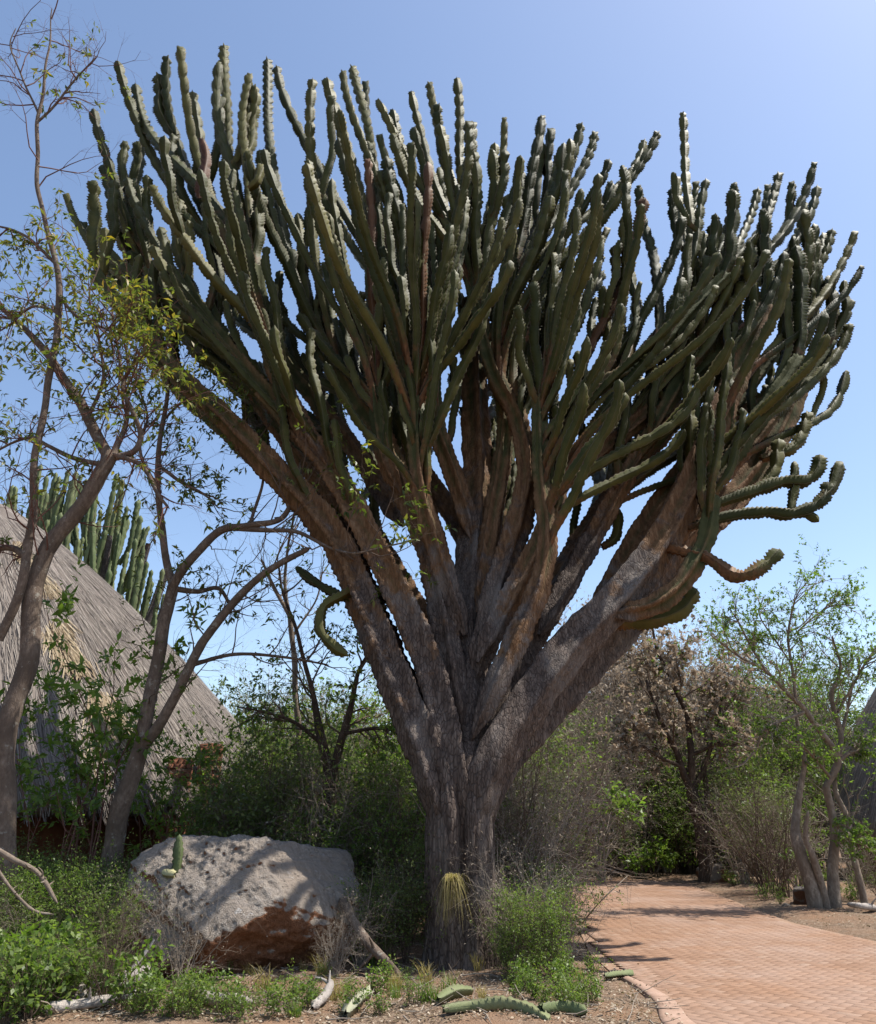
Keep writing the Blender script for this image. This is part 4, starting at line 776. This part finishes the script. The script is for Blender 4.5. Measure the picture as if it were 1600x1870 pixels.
D_l = [[(1492, 1664, 0, 34), (1478, 1610, 0, 30), (1462, 1555, 0, 26), (1452, 1510, .1, 20), (1462, 1440, .2, 14), (1468, 1380, .2, 10), (1450, 1290, .3, 7)],
       [(1522, 1660, .1, 32), (1522, 1600, .1, 24), (1524, 1540, .1, 20), (1520, 1490, .1, 17), (1508, 1430, 0, 15)],
       [(1508, 1662, .0, 20), (1500, 1610, -.1, 18), (1482, 1560, -.2, 15), (1470, 1530, -.2, 11), (1478, 1480, -.3, 7)],
       [(1508, 1440, 0, 14), (1530, 1390, 0, 16), (1505, 1345, -.1, 14), (1470, 1295, -.2, 12), (1440, 1270, -.2, 9), (1400, 1225, -.3, 7), (1350, 1200, -.4, 5), (1300, 1160, -.5, 3)],
       [(1530, 1400, 0, 14), (1535, 1340, .1, 11), (1520, 1270, .1, 9), (1535, 1215, .2, 6), (1520, 1160, .2, 4)],
       [(1455, 1280, -.2, 8), (1445, 1210, -.2, 6), (1440, 1150, -.2, 5), (1455, 1090, -.2, 3), (1480, 1058, -.2, 2)],
       [(1532, 1390, 0, 9), (1570, 1360, .1, 7), (1610, 1350, .2, 5)],
       [(1580, 1660, .4, 16), (1560, 1560, .4, 14), (1545, 1490, .4, 12), (1525, 1430, .4, 10), (1540, 1330, .4, 8), (1560, 1240, .4, 5)],
       [(1400, 1230, -.3, 5), (1350, 1140, -.3, 4), (1330, 1110, -.3, 2)],
       [(1450, 1160, -.2, 4), (1510, 1110, -.2, 3), (1560, 1105, -.2, 2)],
       [(1445, 1210, -.2, 4), (1390, 1130, 0, 3), (1395, 1090, 0, 2)],
       [(1530, 1300, .1, 6), (1570, 1230, .1, 5), (1600, 1180, .1, 3)],
       [(1470, 1300, -.2, 7), (1400, 1330, -.4, 6), (1380, 1370, -.4, 5), (1350, 1400, -.4, 3)],
       [(1520, 1500, .1, 7), (1560, 1530, -.3, 5), (1590, 1550, -.5, 3)],
       [(1515, 1420, .0, 7), (1475, 1370, -.4, 5), (1430, 1350, -.6, 3)]]
leafy_tree('multi_trunk_tree', 'leaning tree with several pale trunks and sparse fresh green feathery leaves', 'tree', D_l, 16.4, M_pale, M_twigpale, M_leaf2, 24,
           [(12, .1, 1, (.4, 1.1), (.25, .5), 6, .24, .06, .016, .35, 1.2), (5, .15, 1, (.4, 1.1), (.4, .7), 5, .3, .03, .009, .2, .6), (3, .2, 1, (.4, 1.0), (.4, .8), 4, .3, 0, .005, .12, .3)],
           (9, .068, .5, .1, lambda p, rng: rng.uniform(0, 1, len(p)) < .75), trunk_n=3)
# thin trees in the thicket
E_l = [[(575, 1760, 0, 44), (590, 1650, 0, 34), (605, 1500, 0, 30), (602, 1420, 0, 30)],
       [(602, 1425, 0, 24), (588, 1350, 0, 20), (575, 1290, .1, 14), (560, 1220, .1, 10), (540, 1150, .2, 8), (520, 1090, .2, 6), (505, 1020, .2, 4)],
       [(604, 1425, 0, 22), (625, 1350, 0, 18), (640, 1290, .1, 14), (655, 1230, .1, 9), (680, 1180, .1, 6)],
       [(590, 1360, 0, 10), (540, 1320, -.3, 8), (480, 1300, -.5, 5), (430, 1290, -.5, 3)],
       [(630, 1340, 0, 9), (690, 1330, -.2, 7), (740, 1340, -.3, 5)]]
leafy_tree('thicket_tree', 'dark forked slender tree growing in the thicket between boulder and big trunk', 'tree', E_l, 12.6, M_dark, M_twig, M_leaf1, 25,
           [(8, .2, 1, (.5, 1.2), (.25, .5), 6, .25, .08, .02, .4, 1.3), (5, .15, 1, (.4, 1.1), (.4, .7), 5, .3, .02, .01, .25, .7), (3, .2, 1, (.4, 1.0), (.4, .8), 4, .3, -.03, .006, .12, .35)],
           (6, .075, .5, .3, lambda p, rng: rng.uniform(0, 1, len(p)) < .7), extra_leaf=(M_leafyel, 14, 3))
F_l = [[(560, 1500, 0, 16), (548, 1380, 0, 14), (535, 1180, 0, 12), (530, 1120, 0, 11)], [(530, 1130, 0, 9), (500, 1070, 0, 8), (475, 1020, 0, 5)], [(532, 1140, 0, 8), (520, 1050, 0, 7), (535, 950, 0, 5), (545, 860, 0, 3)], [(535, 1160, .1, 6), (575, 1100, .2, 4), (590, 1040, .2, 3)]]
leafy_tree('pale_sapling', 'thin pale nearly bare sapling rising between the forked tree and big trunk', 'sapling', F_l, 14.5, M_pale, M_twigpale, M_leaf1, 26,
           [(9, .1, 1, (.5, 1.1), (.3, .6), 6, .25, .12, .012, .3, 1.1), (5, .15, 1, (.4, 1.0), (.4, .8), 5, .3, .05, .007, .2, .6)], (2, .07, .4, .3, lambda p, rng: rng.uniform(0, 1, len(p)) < .25))

# ------------------------------------------------------------------ shrub kinds: one of each is built, then copied
def shrub(name, label, cat, seed, nst, h, spread, lv, leaf, leafmat, twmat, group=None, loc=(0, 0, -50), r0=.02, up=.15, leaf2=None):
    rng = RNG(seed); a = rng.uniform(0, 2 * pi, nst); D = np.stack([np.cos(a) * spread, np.sin(a) * spread, np.ones(nst)], 1) * np.r_[1, 1, 1]; D[:, :2] *= rng.uniform(.2, 1, nst)[:, None]
    p0 = np.stack([rng.normal(0, .06 * h * spread + .01, nst), rng.normal(0, .06 * h * spread + .01, nst), np.full(nst, -.06)], 1)
    pts, R = grow(rng, p0, D, h * rng.uniform(.6, 1.05, nst), np.full(nst, r0) * rng.uniform(.6, 1.2, nst), 8, .13, up * .4)
    t = thing(name, label, cat, loc, group=group); obj('stem_cluster', mk_mesh('stem_cluster', *btubes(pts, R, 5), twmat, True), t, kind='stuff')
    tw = []
    for per, t0, t1, ang, lf, K, wob, u, rmax in lv:
        p, Dd, L, Rr = kids(rng, pts, R, per, t0, t1, ang, lf); pts, R = grow(rng, p, Dd, L, np.minimum(Rr, rmax), K, wob, u); tw.append(btubes(pts, R, 3))
    if tw: obj('twig_mass', mk_mesh('twig_mass', *merge(tw), twmat, True), t, kind='stuff')
    if leaf[0]:
        V, Q, rn = leaves(rng, pts, *leaf); obj('foliage', mk_mesh('foliage', V, Q, leafmat, False, {'rnd': rn}), t, kind='stuff')
    if leaf2:
        V, Q, rn = leaves(rng, pts[::leaf2[1]], leaf2[2], *leaf[1:]); obj('yellow_leaf_mass', mk_mesh('yellow_leaf_mass', V, Q, leaf2[0], False, {'rnd': rn}), t, kind='stuff')
    return t
class Kind:
    """holds one built shrub; place() uses it first, then copies"""
    def __init__(s, root): s.root = root; s.used = False
    def place(s, loc, rotz, scale, label, group=None):
        z = float(gz(loc[0], loc[1])); L = (loc[0], loc[1], z if len(loc) < 3 else loc[2])
        if not s.used:
            s.used = True; o = s.root; o.location = [float(c) for c in L]; o.rotation_euler = (0, 0, rotz); o.scale = (scale,) * 3; o['label'] = label
            if group: o['group'] = group
            return o
        return dup(s.root, L, rotz, scale, label, group)
LV2 = lambda a, b: [(a, .2, 1, (.5, 1.2), (.25, .5), 6, .25, .05, .012), (b, .15, 1, (.4, 1.2), (.35, .7), 4, .3, 0, .006)]
k_dense = [Kind(shrub('leafy_shrub', '-', 'shrub', 31 + i, 14, 3.2, .35, LV2(9, 7), (5, .09, .5, .9, .25), [M_leaf1, M_leaf4, M_leaf2][i], M_twig, r0=.018)) for i in range(3)]
k_twig = [Kind(shrub('twiggy_shrub', '-', 'shrub', 41 + i, 20, 2.8, .6, [(7, .2, 1, (.4, 1.2), (.3, .6), 6, .3, -.02, .01), (5, .15, 1, (.4, 1.2), (.35, .7), 5, .35, -.02, .006)], (1, .05, .45, .8, .2), M_leafdry if i else M_leaf4, M_twigpale if i else M_twig, r0=.018)) for i in range(2)]
k_herb = [Kind(shrub('leafy_herb', '-', 'herb', 51 + i, 12, .62, .75, [(6, .15, 1, (.5, 1.2), (.35, .75), 5, .3, .02, .005)], (5, .05 + .012 * i, .55, .7, .1), [M_leaf2, M_leaf1, M_leaf2][i], M_twig, r0=.006)) for i in range(3)]
k_bgtree = [Kind(shrub('background_tree', '-', 'tree', 61 + i, 7, 6.5, .5, [(9, .25, 1, (.5, 1.2), (.25, .5), 6, .25, .05, .035), (7, .15, 1, (.4, 1.2), (.35, .6), 5, .3, 0, .018), (3, .2, 1, (.4, 1.2), (.35, .6), 4, .3, 0, .01)], (6, .13, .5, .9, .2), [M_leaf1, M_leaf4, M_leafdry, M_leaf2][i], M_dark if i != 2 else M_twig, r0=.10)) for i in range(4)]
k_bare = Kind(shrub('bare_tree', '-', 'tree', 71, 6, 6.0, .55, [(9, .2, 1, (.4, 1.1), (.3, .55), 7, .25, .05, .03), (8, .15, 1, (.4, 1.1), (.35, .6), 5, .3, .02, .014), (5, .2, 1, (.4, 1.0), (.4, .7), 4, .3, 0, .008)], (1, .07, .5, .9, .2), M_leafdry, M_twigpale, r0=.07))
k_broad = Kind(shrub('broadleaf_plant', '-', 'plant', 81, 7, .9, .6, [(5, .4, 1, (.5, 1.1), (.3, .6), 4, .2, .1, .006)], (6, .16, .42, .6, .35), M_leaf2, M_twig, r0=.008))
k_sap = Kind(shrub('whorled_sapling', '-', 'sapling', 91, 3, 3.6, .14, [(8, .42, 1, (.7, 1.3), (.1, .22), 5, .2, .12, .008), (3, .4, 1, (.4, 1.0), (.3, .6), 4, .25, .05, .004)], (7, .115, .42, .7, .15), M_leaf2, M_twigred, r0=.013))
rg = RNG(101); hr0 = RNG(303)
def px_place(k, px, Y, sc, label, group=None):
    p = P(px, 1500, Y); return k.place((p[0], p[1]), rg.uniform(0, 6.28), sc, label, group)
# thicket behind the boulder and the trunk
for px, Y, sc, ki in [(470, 15.5, 1.0, 1), (462, 12.6, .65, 0), (500, 14, 1.0, 2), (505, 12.2, .8, 1), (530, 16, .9, 0), (552, 12.6, .55, 0), (592, 13.8, .75, 1), (615, 11.8, .5, 2), (645, 15, .85, 2), (664, 12.4, .6, 0), (700, 14.5, .8, 0), (722, 11.8, .55, 2), (745, 13.2, .75, 0), (765, 15, .95, 2), (500, 18, 1.0, 2), (600, 18.5, 1.0, 1), (690, 18, 1.0, 0), (560, 21, 1.2, 2), (650, 21, 1.15, 1), (800, 17, 1.3, 0), (860, 19, 1.3, 1)]:
    px_place(k_dense[ki], px, Y, sc, ['dense mid green shrub in the thicket between boulder and big trunk', 'dusty dark green shrub in the thicket between boulder and big trunk', 'fresh bright green shrub in the thicket between boulder and big trunk'][ki], ['mid green thicket shrubs', 'dark thicket shrubs', 'bright thicket shrubs'][ki])
for px, Y, sc, ki in [(520, 13.2, 1.0, 0), (575, 12.4, .85, 1), (630, 13.4, 1.05, 0), (680, 12.6, .95, 1), (740, 12.2, .9, 0), (455, 13.8, .9, 1), (600, 15.5, 1.3, 1), (700, 16, 1.3, 0)]:
    px_place(k_twig[ki], px, Y, sc, ['brown twiggy shrub rising inside the thicket behind the boulder', 'pale twiggy shrub rising inside the thicket behind the boulder'][ki], ['brown twiggy thicket shrubs', 'pale twiggy thicket shrubs'][ki])
# right of the trunk
for px, Y, sc, ki in [(945, 11.8, .95, 0), (955, 12.6, 1.0, 1), (975, 13.6, .95, 1), (930, 13.5, 1.2, 1), (960, 15, 1.15, 0), (945, 11.2, .6, 0), (965, 11.9, .8, 1), (930, 11.6, 1.0, 1), (985, 16.5, 1.1, 1), (1010, 12.4, .5, 1)]:
    px_place(k_twig[ki], px, Y, sc, ['brown bare twiggy shrub right of the big trunk', 'pale bare twiggy shrub arching towards the brick path'][ki], ['brown twiggy shrubs by trunk', 'pale twiggy shrubs by path'][ki])
for px, Y, sc, ki in [(925, 12.4, .55, 0), (960, 16.2, .8, 0), (915, 15, .9, 1), (950, 17, 1.0, 2)]:
    px_place(k_dense[ki], px, Y, sc, ['mid green leafy shrub among bare twigs right of the big trunk', 'dark green leafy shrub among bare twigs right of the big trunk', 'bright green leafy shrub among bare twigs right of the big trunk'][ki], ['mid green shrubs right of trunk', 'dark shrubs right of trunk', 'bright shrubs right of trunk'][ki])
# wall of vegetation beyond the path
for px, Y, sc, ki in [(1000, 26, 1.35, 1), (1050, 28, 1.5, 0), (1095, 27, 1.2, 1), (1140, 29, 1.4, 0), (1180, 27.5, 1.15, 0), (1225, 29, 1.4, 1), (1262, 28, 1.1, 2), (1330, 27, 1.2, 1), (1365, 25, 1.1, 0), (1400, 27, 1.3, 1), (1440, 26, 1.2, 0), (1340, 30, 1.6, 0), (1465, 26, 1.2, 1), (1120, 32, 1.7, 1), (1210, 33, 1.7, 0), (1290, 33, 1.6, 1), (1420, 22, .75, 2), (1380, 23, .85, 1), (1120, 25.8, .6, 2), (1225, 26, .7, 2), (1252, 26.6, .85, 2), (1070, 25.4, .6, 2), (1030, 25.8, .8, 0), (1175, 27, 1.0, 2)]:
    px_place(k_dense[ki], px, Y, sc, ['mid green shrub in the hedge beyond the brick path', 'dark green shrub in the hedge beyond the brick path', 'bright green shrub in the hedge beyond the brick path'][ki], ['mid green hedge shrubs', 'dark hedge shrubs', 'bright hedge shrubs'][ki])
for px, Y, sc, ki in [(1380, 19.5, .95, 0), (1408, 18.6, .9, 0), (1345, 22, .9, 1), (1545, 18, .5, 1), (1585, 17.5, .45, 0), (1440, 20, .9, 1), (1080, 25.5, .9, 1), (1160, 26, .8, 1)]:
    px_place(k_twig[ki], px, Y, sc, ['brown twiggy bush on the bare soil beside the path', 'pale twiggy bush at the far edge of the path'][ki], ['brown twiggy bushes by path', 'pale twiggy bushes by path'][ki])
for px, Y, sc in [(1160, 24.6, .9), (1190, 25, 1.2), (1215, 25.3, .8)]: px_place(k_broad, px, Y, sc, 'bright broad leaved plant at the far end of the path', 'broad leaved plants by path')
px_place(k_broad, 1135, 15.0, 1.0, 'big bright broad leaved sprig poking out of the bare twigs').location.z = 1.35
# trees behind
for px, Y, sc, ki in [(1110, 31, 1.15, 2), (1175, 32, 1.25, 2), (1250, 33, 1.15, 1), (1320, 32, 1.15, 2), (1350, 34, 1.1, 0), (1410, 31, 1.15, 3), (1145, 36, 1.3, 2), (1220, 38, 1.4, 2), (1060, 33, 1.15, 2), (1470, 30, .95, 1), (1540, 34, 1.1, 3), (1600, 36, 1.15, 0), (1000, 36, .95, 1), (900, 38, 1.05, 2), (820, 40, 1.0, 3), (740, 38, .9, 2), (660, 36, .85, 3), (590, 40, .95, 2), (520, 38, .85, 3), (450, 42, .9, 2), (1440, 28, .85, 3)]:
    px_place(k_bgtree[ki], px, Y, sc, ['round mid green tree in the far row behind', 'dusty dark tree in the far row behind', 'dry beige leaved tree in the far row behind', 'fresh green tree in the far row behind'][ki], ['far mid green trees', 'far dark trees', 'far beige trees', 'far fresh green trees'][ki])
for px, Y, sc in [(420, 30, .85), (490, 28, .9), (560, 31, .95), (640, 29, .85), (700, 32, .95), (1090, 24, .72), (1150, 30, 1.1), (1330, 28, 1.05), (1390, 30, 1.1), (1240, 30, 1.15), (1500, 29, 1.0), (1120, 28, .95), (1200, 27, 1.0), (1290, 27, .9), (1010, 29, .9)]:
    px_place(k_bare, px, Y, sc, *(('leafless pale grey tree standing behind the green thicket by the boulder', 'bare trees behind the thicket') if px < 800 else ('leafless pale grey tree standing behind the hedge beyond the brick path', 'bare trees behind the hedge')))
far_rng = RNG(9)
for i in range(46):      # distant wood that closes the horizon
    px = -150 + i * 42; Y = far_rng.uniform(48, 75); ki = int(far_rng.integers(0, 3)); px_place(k_bgtree[ki], px, Y, far_rng.uniform(.9, 1.3), ['mid green tree of the distant wood along the horizon', 'dark tree of the distant wood along the horizon', 'beige tree of the distant wood along the horizon'][ki], ['distant green trees', 'distant dark trees', 'distant beige trees'][ki])
# saplings and shrubs before the thatch
for px, Y, sc, lb in [(175, 11.2, 1.45, 'tallest reddish stemmed sapling with whorled leaves before the thatched roof'), (112, 10.8, .95, 'short whorled sapling between the slender tree and the tallest sapling'), (212, 12.2, 1.2, 'whorled sapling just left of the forked tree trunk'), (60, 11.2, 1.0, 'whorled sapling right beside the slender reddish twigged tree'), (262, 12.3, .9, 'whorled sapling standing behind the forked tree trunk'), (330, 12.6, .8, 'smallest whorled sapling before the red brick pillars'), (140, 12.2, 1.15, 'whorled sapling tucked close behind the tallest sapling')]:
    px_place(k_sap, px, Y, sc, lb, 'saplings before the thatch')
for px, Y, sc, ki in [(20, 9.9, .34, 2), (95, 10.3, .34, 0), (155, 10.2, .32, 2), (225, 11.2, .34, 0), (60, 12.5, .36, 1), (150, 13, .38, 1), (-20, 11, .36, 0), (190, 9.7, .34, 0), (110, 9.4, .32, 2), (40, 9.1, .30, 0), (222, 9.2, .30, 2), (405, 13.5, .55, 0), (430, 14.2, .7, 2)]:
    px_place(k_dense[ki], px, Y, sc, ['mid green shrub left of the boulder under the thatched eave', 'dark green shrub left of the boulder under the thatched eave', 'bright green shrub left of the boulder under the thatched eave'][ki], ['mid green shrubs under eave', 'dark shrubs under eave', 'bright shrubs under eave'][ki])
for i, (px, py) in enumerate(zip(hr0.uniform(-20, 240, 16), hr0.uniform(1700, 1865, 16))):
    g = G(px, py); k_twig[i % 2].place((g[0], g[1]), rg.uniform(0, 6), hr0.uniform(.14, .38), ['small brown dead twig bush among the green herbs', 'small pale dead twig bush among the green herbs'][i % 2], ['brown dead bushes in herbs', 'pale dead bushes in herbs'][i % 2])
for i, (px, py) in enumerate(zip(hr0.uniform(-10, 230, 7), hr0.uniform(1730, 1860, 7))):
    g = G(px, py); k_broad.place((g[0], g[1]), rg.uniform(0, 6), hr0.uniform(.4, .7), 'broad leaved plant standing among the small herbs left of the boulder', 'broad leaved plants in herbs')
for px, py, sc, lb in [(945, 1790, .42, 'tangled twiggy bush against the right foot of the big trunk'), (985, 1775, .5, 'taller tangled twiggy bush behind the bushy bright shrub'), (1035, 1770, .3, 'low tangled twiggy bush at the inner bend of the path'), (655, 1775, .38, 'small twiggy bush against the right end of the boulder'), (610, 1800, .26, 'tiny twiggy bush before the right end of the boulder'), (250, 1790, .36, 'small twiggy bush against the left end of the boulder'), (330, 1815, .34, 'small twiggy bush before the left face of the boulder')]:
    g = G(px, py); k_twig[1].place((g[0], g[1]), rg.uniform(0, 6), sc, lb)
# shrubs at the foot of the trunk
for px, py, sc, ki, lb in [(1005, 1795, .27, 2, 'bushy bright shrub with upright shoots between trunk and path'), (955, 1800, .26, 0, 'low leafy shrub against the right foot of the big trunk'), (1022, 1765, .33, 0, 'taller brownish green shrub at the inner bend of the path'), (742, 1770, .36, 1, 'leafy shrub against the left foot of the big trunk'), (700, 1775, .28, 0, 'leafy shrub between boulder and left foot of the trunk'), (925, 1800, .16, 2, 'tiny leafy shrub right at the base of the big trunk')]:
    g = G(px, py); k_dense[ki].place((g[0], g[1]), rg.uniform(0, 6), sc, lb)
# low herbs
hr = RNG(55)
def herb_ok(px, py): return not (225 < px < 660 and py < 1835)
n = 0
while n < 115:
    px = hr.uniform(-20, 560); py = 1690 + 195 * hr.uniform(0, 1) ** .8
    if not herb_ok(px, py): continue
    g = G(px, py); ki = int(hr.integers(0, 3)); k_herb[ki].place((g[0], g[1]), hr.uniform(0, 6), hr.uniform(.35, 1.05) * (1 if px < 235 else .5), ['low bright green small leaved herb in the ground cover by the boulder', 'low darker green herb in the ground cover by the boulder', 'low bright green larger leaved herb in the ground cover by the boulder'][ki], ['small leaved bright herbs', 'darker herbs', 'larger leaved bright herbs'][ki]); n += 1
for px, py in [(i, j) for i, j in zip(hr.uniform(540, 1100, 60), hr.uniform(1765, 1868, 60))]:
    if 770 < px < 925: continue
    g = G(px, py); k_herb[int(hr.integers(0, 3))].place((g[0], g[1]), hr.uniform(0, 6), hr.uniform(.2, .5), 'small green herb sprouting from the litter around the trunk', 'herbs in the litter')
for px, py in zip(hr.uniform(1320, 1600, 14), hr.uniform(1605, 1660, 14)):
    g = G(px, py); 
    if not inpoly(g[0], g[1]): k_herb[int(hr.integers(0, 3))].place((g[0], g[1]), hr.uniform(0, 6), hr.uniform(.3, .7), 'small herb on the bare soil right of the path', 'herbs on bare soil')
# leaf litter and small sticks
rng = RNG(66); N = 26000; px = rng.uniform(-40, 1250, N); py = rng.uniform(1610, 1885, N) ; g = np.array([G(a, b_) for a, b_ in zip(px, py)]); g2 = np.array([G(a, b_) for a, b_ in zip(rng.uniform(1000, 1640, 4000), rng.uniform(1605, 1700, 4000))]); g = np.concatenate([g, g2])
ins = inpoly(g[:, 0], g[:, 1]); dd = distpoly(g[:, 0], g[:, 1]); g = g[(~ins) | (rng.uniform(0, 1, len(g)) < .5 * np.exp(-dd / .12) + .006)]; m = len(g)
z = np.where(inpoly(g[:, 0], g[:, 1]), .024, gz(g[:, 0], g[:, 1]) + .012); a = rng.uniform(0, 6.28, m); L = rng.uniform(.012, .045, m)[:, None]; ax = unit(np.stack([np.cos(a), np.sin(a), rng.normal(0, .25, m)], 1)); s_ = unit(np.cross(ax, np.array([0, 0, 1.0]) + rng.normal(0, .35, (m, 3)))); nn = np.cross(s_, ax); c = np.stack([g[:, 0], g[:, 1], z], 1)
V = np.stack([c - ax * L * .5, c + s_ * L * .25 + nn * L * .12, c + ax * L * .5 + nn * L * .1, c - s_ * L * .25 + nn * L * .12], 1).reshape(-1, 3)
obj('leaf_litter', mk_mesh('leaf_litter', V, np.arange(m * 4).reshape(-1, 4), M_litter, False, {'rnd': np.repeat(rng.uniform(0, 1, m), 4)}), kind='stuff', label='dry brown leaf litter on the soil', cat='litter')
N = 900; px = rng.uniform(-20, 1190, N); py = rng.uniform(1640, 1880, N); g = np.array([G(a, b_) for a, b_ in zip(px, py)]); g = g[~inpoly(g[:, 0], g[:, 1])]; m = len(g); g[:, 2] = gz(g[:, 0], g[:, 1]) + .02
pts, R = grow(rng, g, np.stack([rng.normal(0, 1, m), rng.normal(0, 1, m), rng.normal(0, .12, m)], 1), rng.uniform(.1, .5, m), rng.uniform(.003, .009, m), 4, .15, 0, .5)
obj('twig_litter', mk_mesh('twig_litter', *btubes(pts, R, 4), M_twigpale, True), kind='stuff', label='pale dry twigs scattered over the soil', cat='twigs')
# grass tufts
gm = blades(RNG(71), 60, .05, .32, .7, .004, M_grass, 'blades', .35)
gm2 = blades(RNG(72), 60, .05, .3, .7, .005, M_leaf1, 'blades', .35)
for i, (px, py) in enumerate(zip(hr.uniform(0, 1100, 40), hr.uniform(1740, 1875, 40))):
    g = G(px, py); t = thing('grass_tuft', ['thin straw coloured grass tuft in the litter', 'thin green grass tuft among the herbs'][i % 2], 'grass', (g[0], g[1], float(gz(g[0], g[1]))), group=['dry grass tufts', 'green grass tufts'][i % 2]); obj('blades', gm if i % 2 == 0 else gm2, t, scale=hr.uniform(.5, 1.1), kind='stuff')

# ------------------------------------------------------------------ second euphorbia behind the thatched roof
rg = RNG(201); E2 = thing('euphorbia_tree', 'distant euphorbia of many thin upright stems behind the thatched roof', 'tree', (*P(110, 1500, 30)[:2], 0)); o2 = np.array(E2.location)
protos = []
for i in range(5):
    Lh = 2.6; path = np.array([[0, 0, 0], [.25, 0, .35], [.42, .02, 1.0], [.45, .03, Lh]]); protos.append(stem_mesh(path, .10, 5, rg, M_stemfar, .09, .3, -.3, np.zeros(3)))
tc, ts = resample(np.array([[0, 0, -.1], [.1, 0, 2], [0, .1, 4.5], [0, 0, 6.0]]), .2); obj('trunk', mk_mesh('trunk', *tube(tc, np.linspace(.55, .35, len(tc)), 16, .08, 2), M_bark, True), E2)
for i in range(11):
    a = i * 2 * pi / 11 + rg.uniform(-.2, .2); Rl = rg.uniform(2.2, 3.4); lp = np.array([[0, 0, 3.5 + rg.uniform(0, 2)], [cos(a) * Rl * .4, sin(a) * Rl * .4, 6.5], [cos(a) * Rl * .8, sin(a) * Rl * .8, 9.0], [cos(a) * Rl, sin(a) * Rl, 11.5]])
    lc, ls = resample(lp, .25); obj('limb', mk_mesh('limb', *tube(lc, np.linspace(.26, .1, len(lc)), 10, .08, 2), M_stemfar if False else M_bark, True), E2)
n = 0
for i in range(1200):
    if n >= 285: break
    r_ = math.sqrt(rg.uniform(0, 1)); a = rg.uniform(0, 2 * pi); x, y = 5.6 * r_ * cos(a), 5.0 * r_ * sin(a); z = 8.2 + 7.0 * (1 - r_ ** 2.2) + rg.normal(0, .9) - 2.2; px, py = proj((o2[0] + x, o2[1] + y, z + 2.5))
    lim = np.interp(px, [-60, 0, 50, 100, 180, 230, 270, 300], [790, 790, 830, 850, 880, 890, 960, 1030])
    if py < lim or px > 300 or px < -80: continue
    n += 1; obj('stem', protos[int(rg.integers(0, 5))], E2, (x - .35 * cos(a), y - .35 * sin(a), z), (rg.normal(0, .06), rg.normal(0, .06), a + rg.normal(0, .3)), rg.uniform(.75, 1.25))
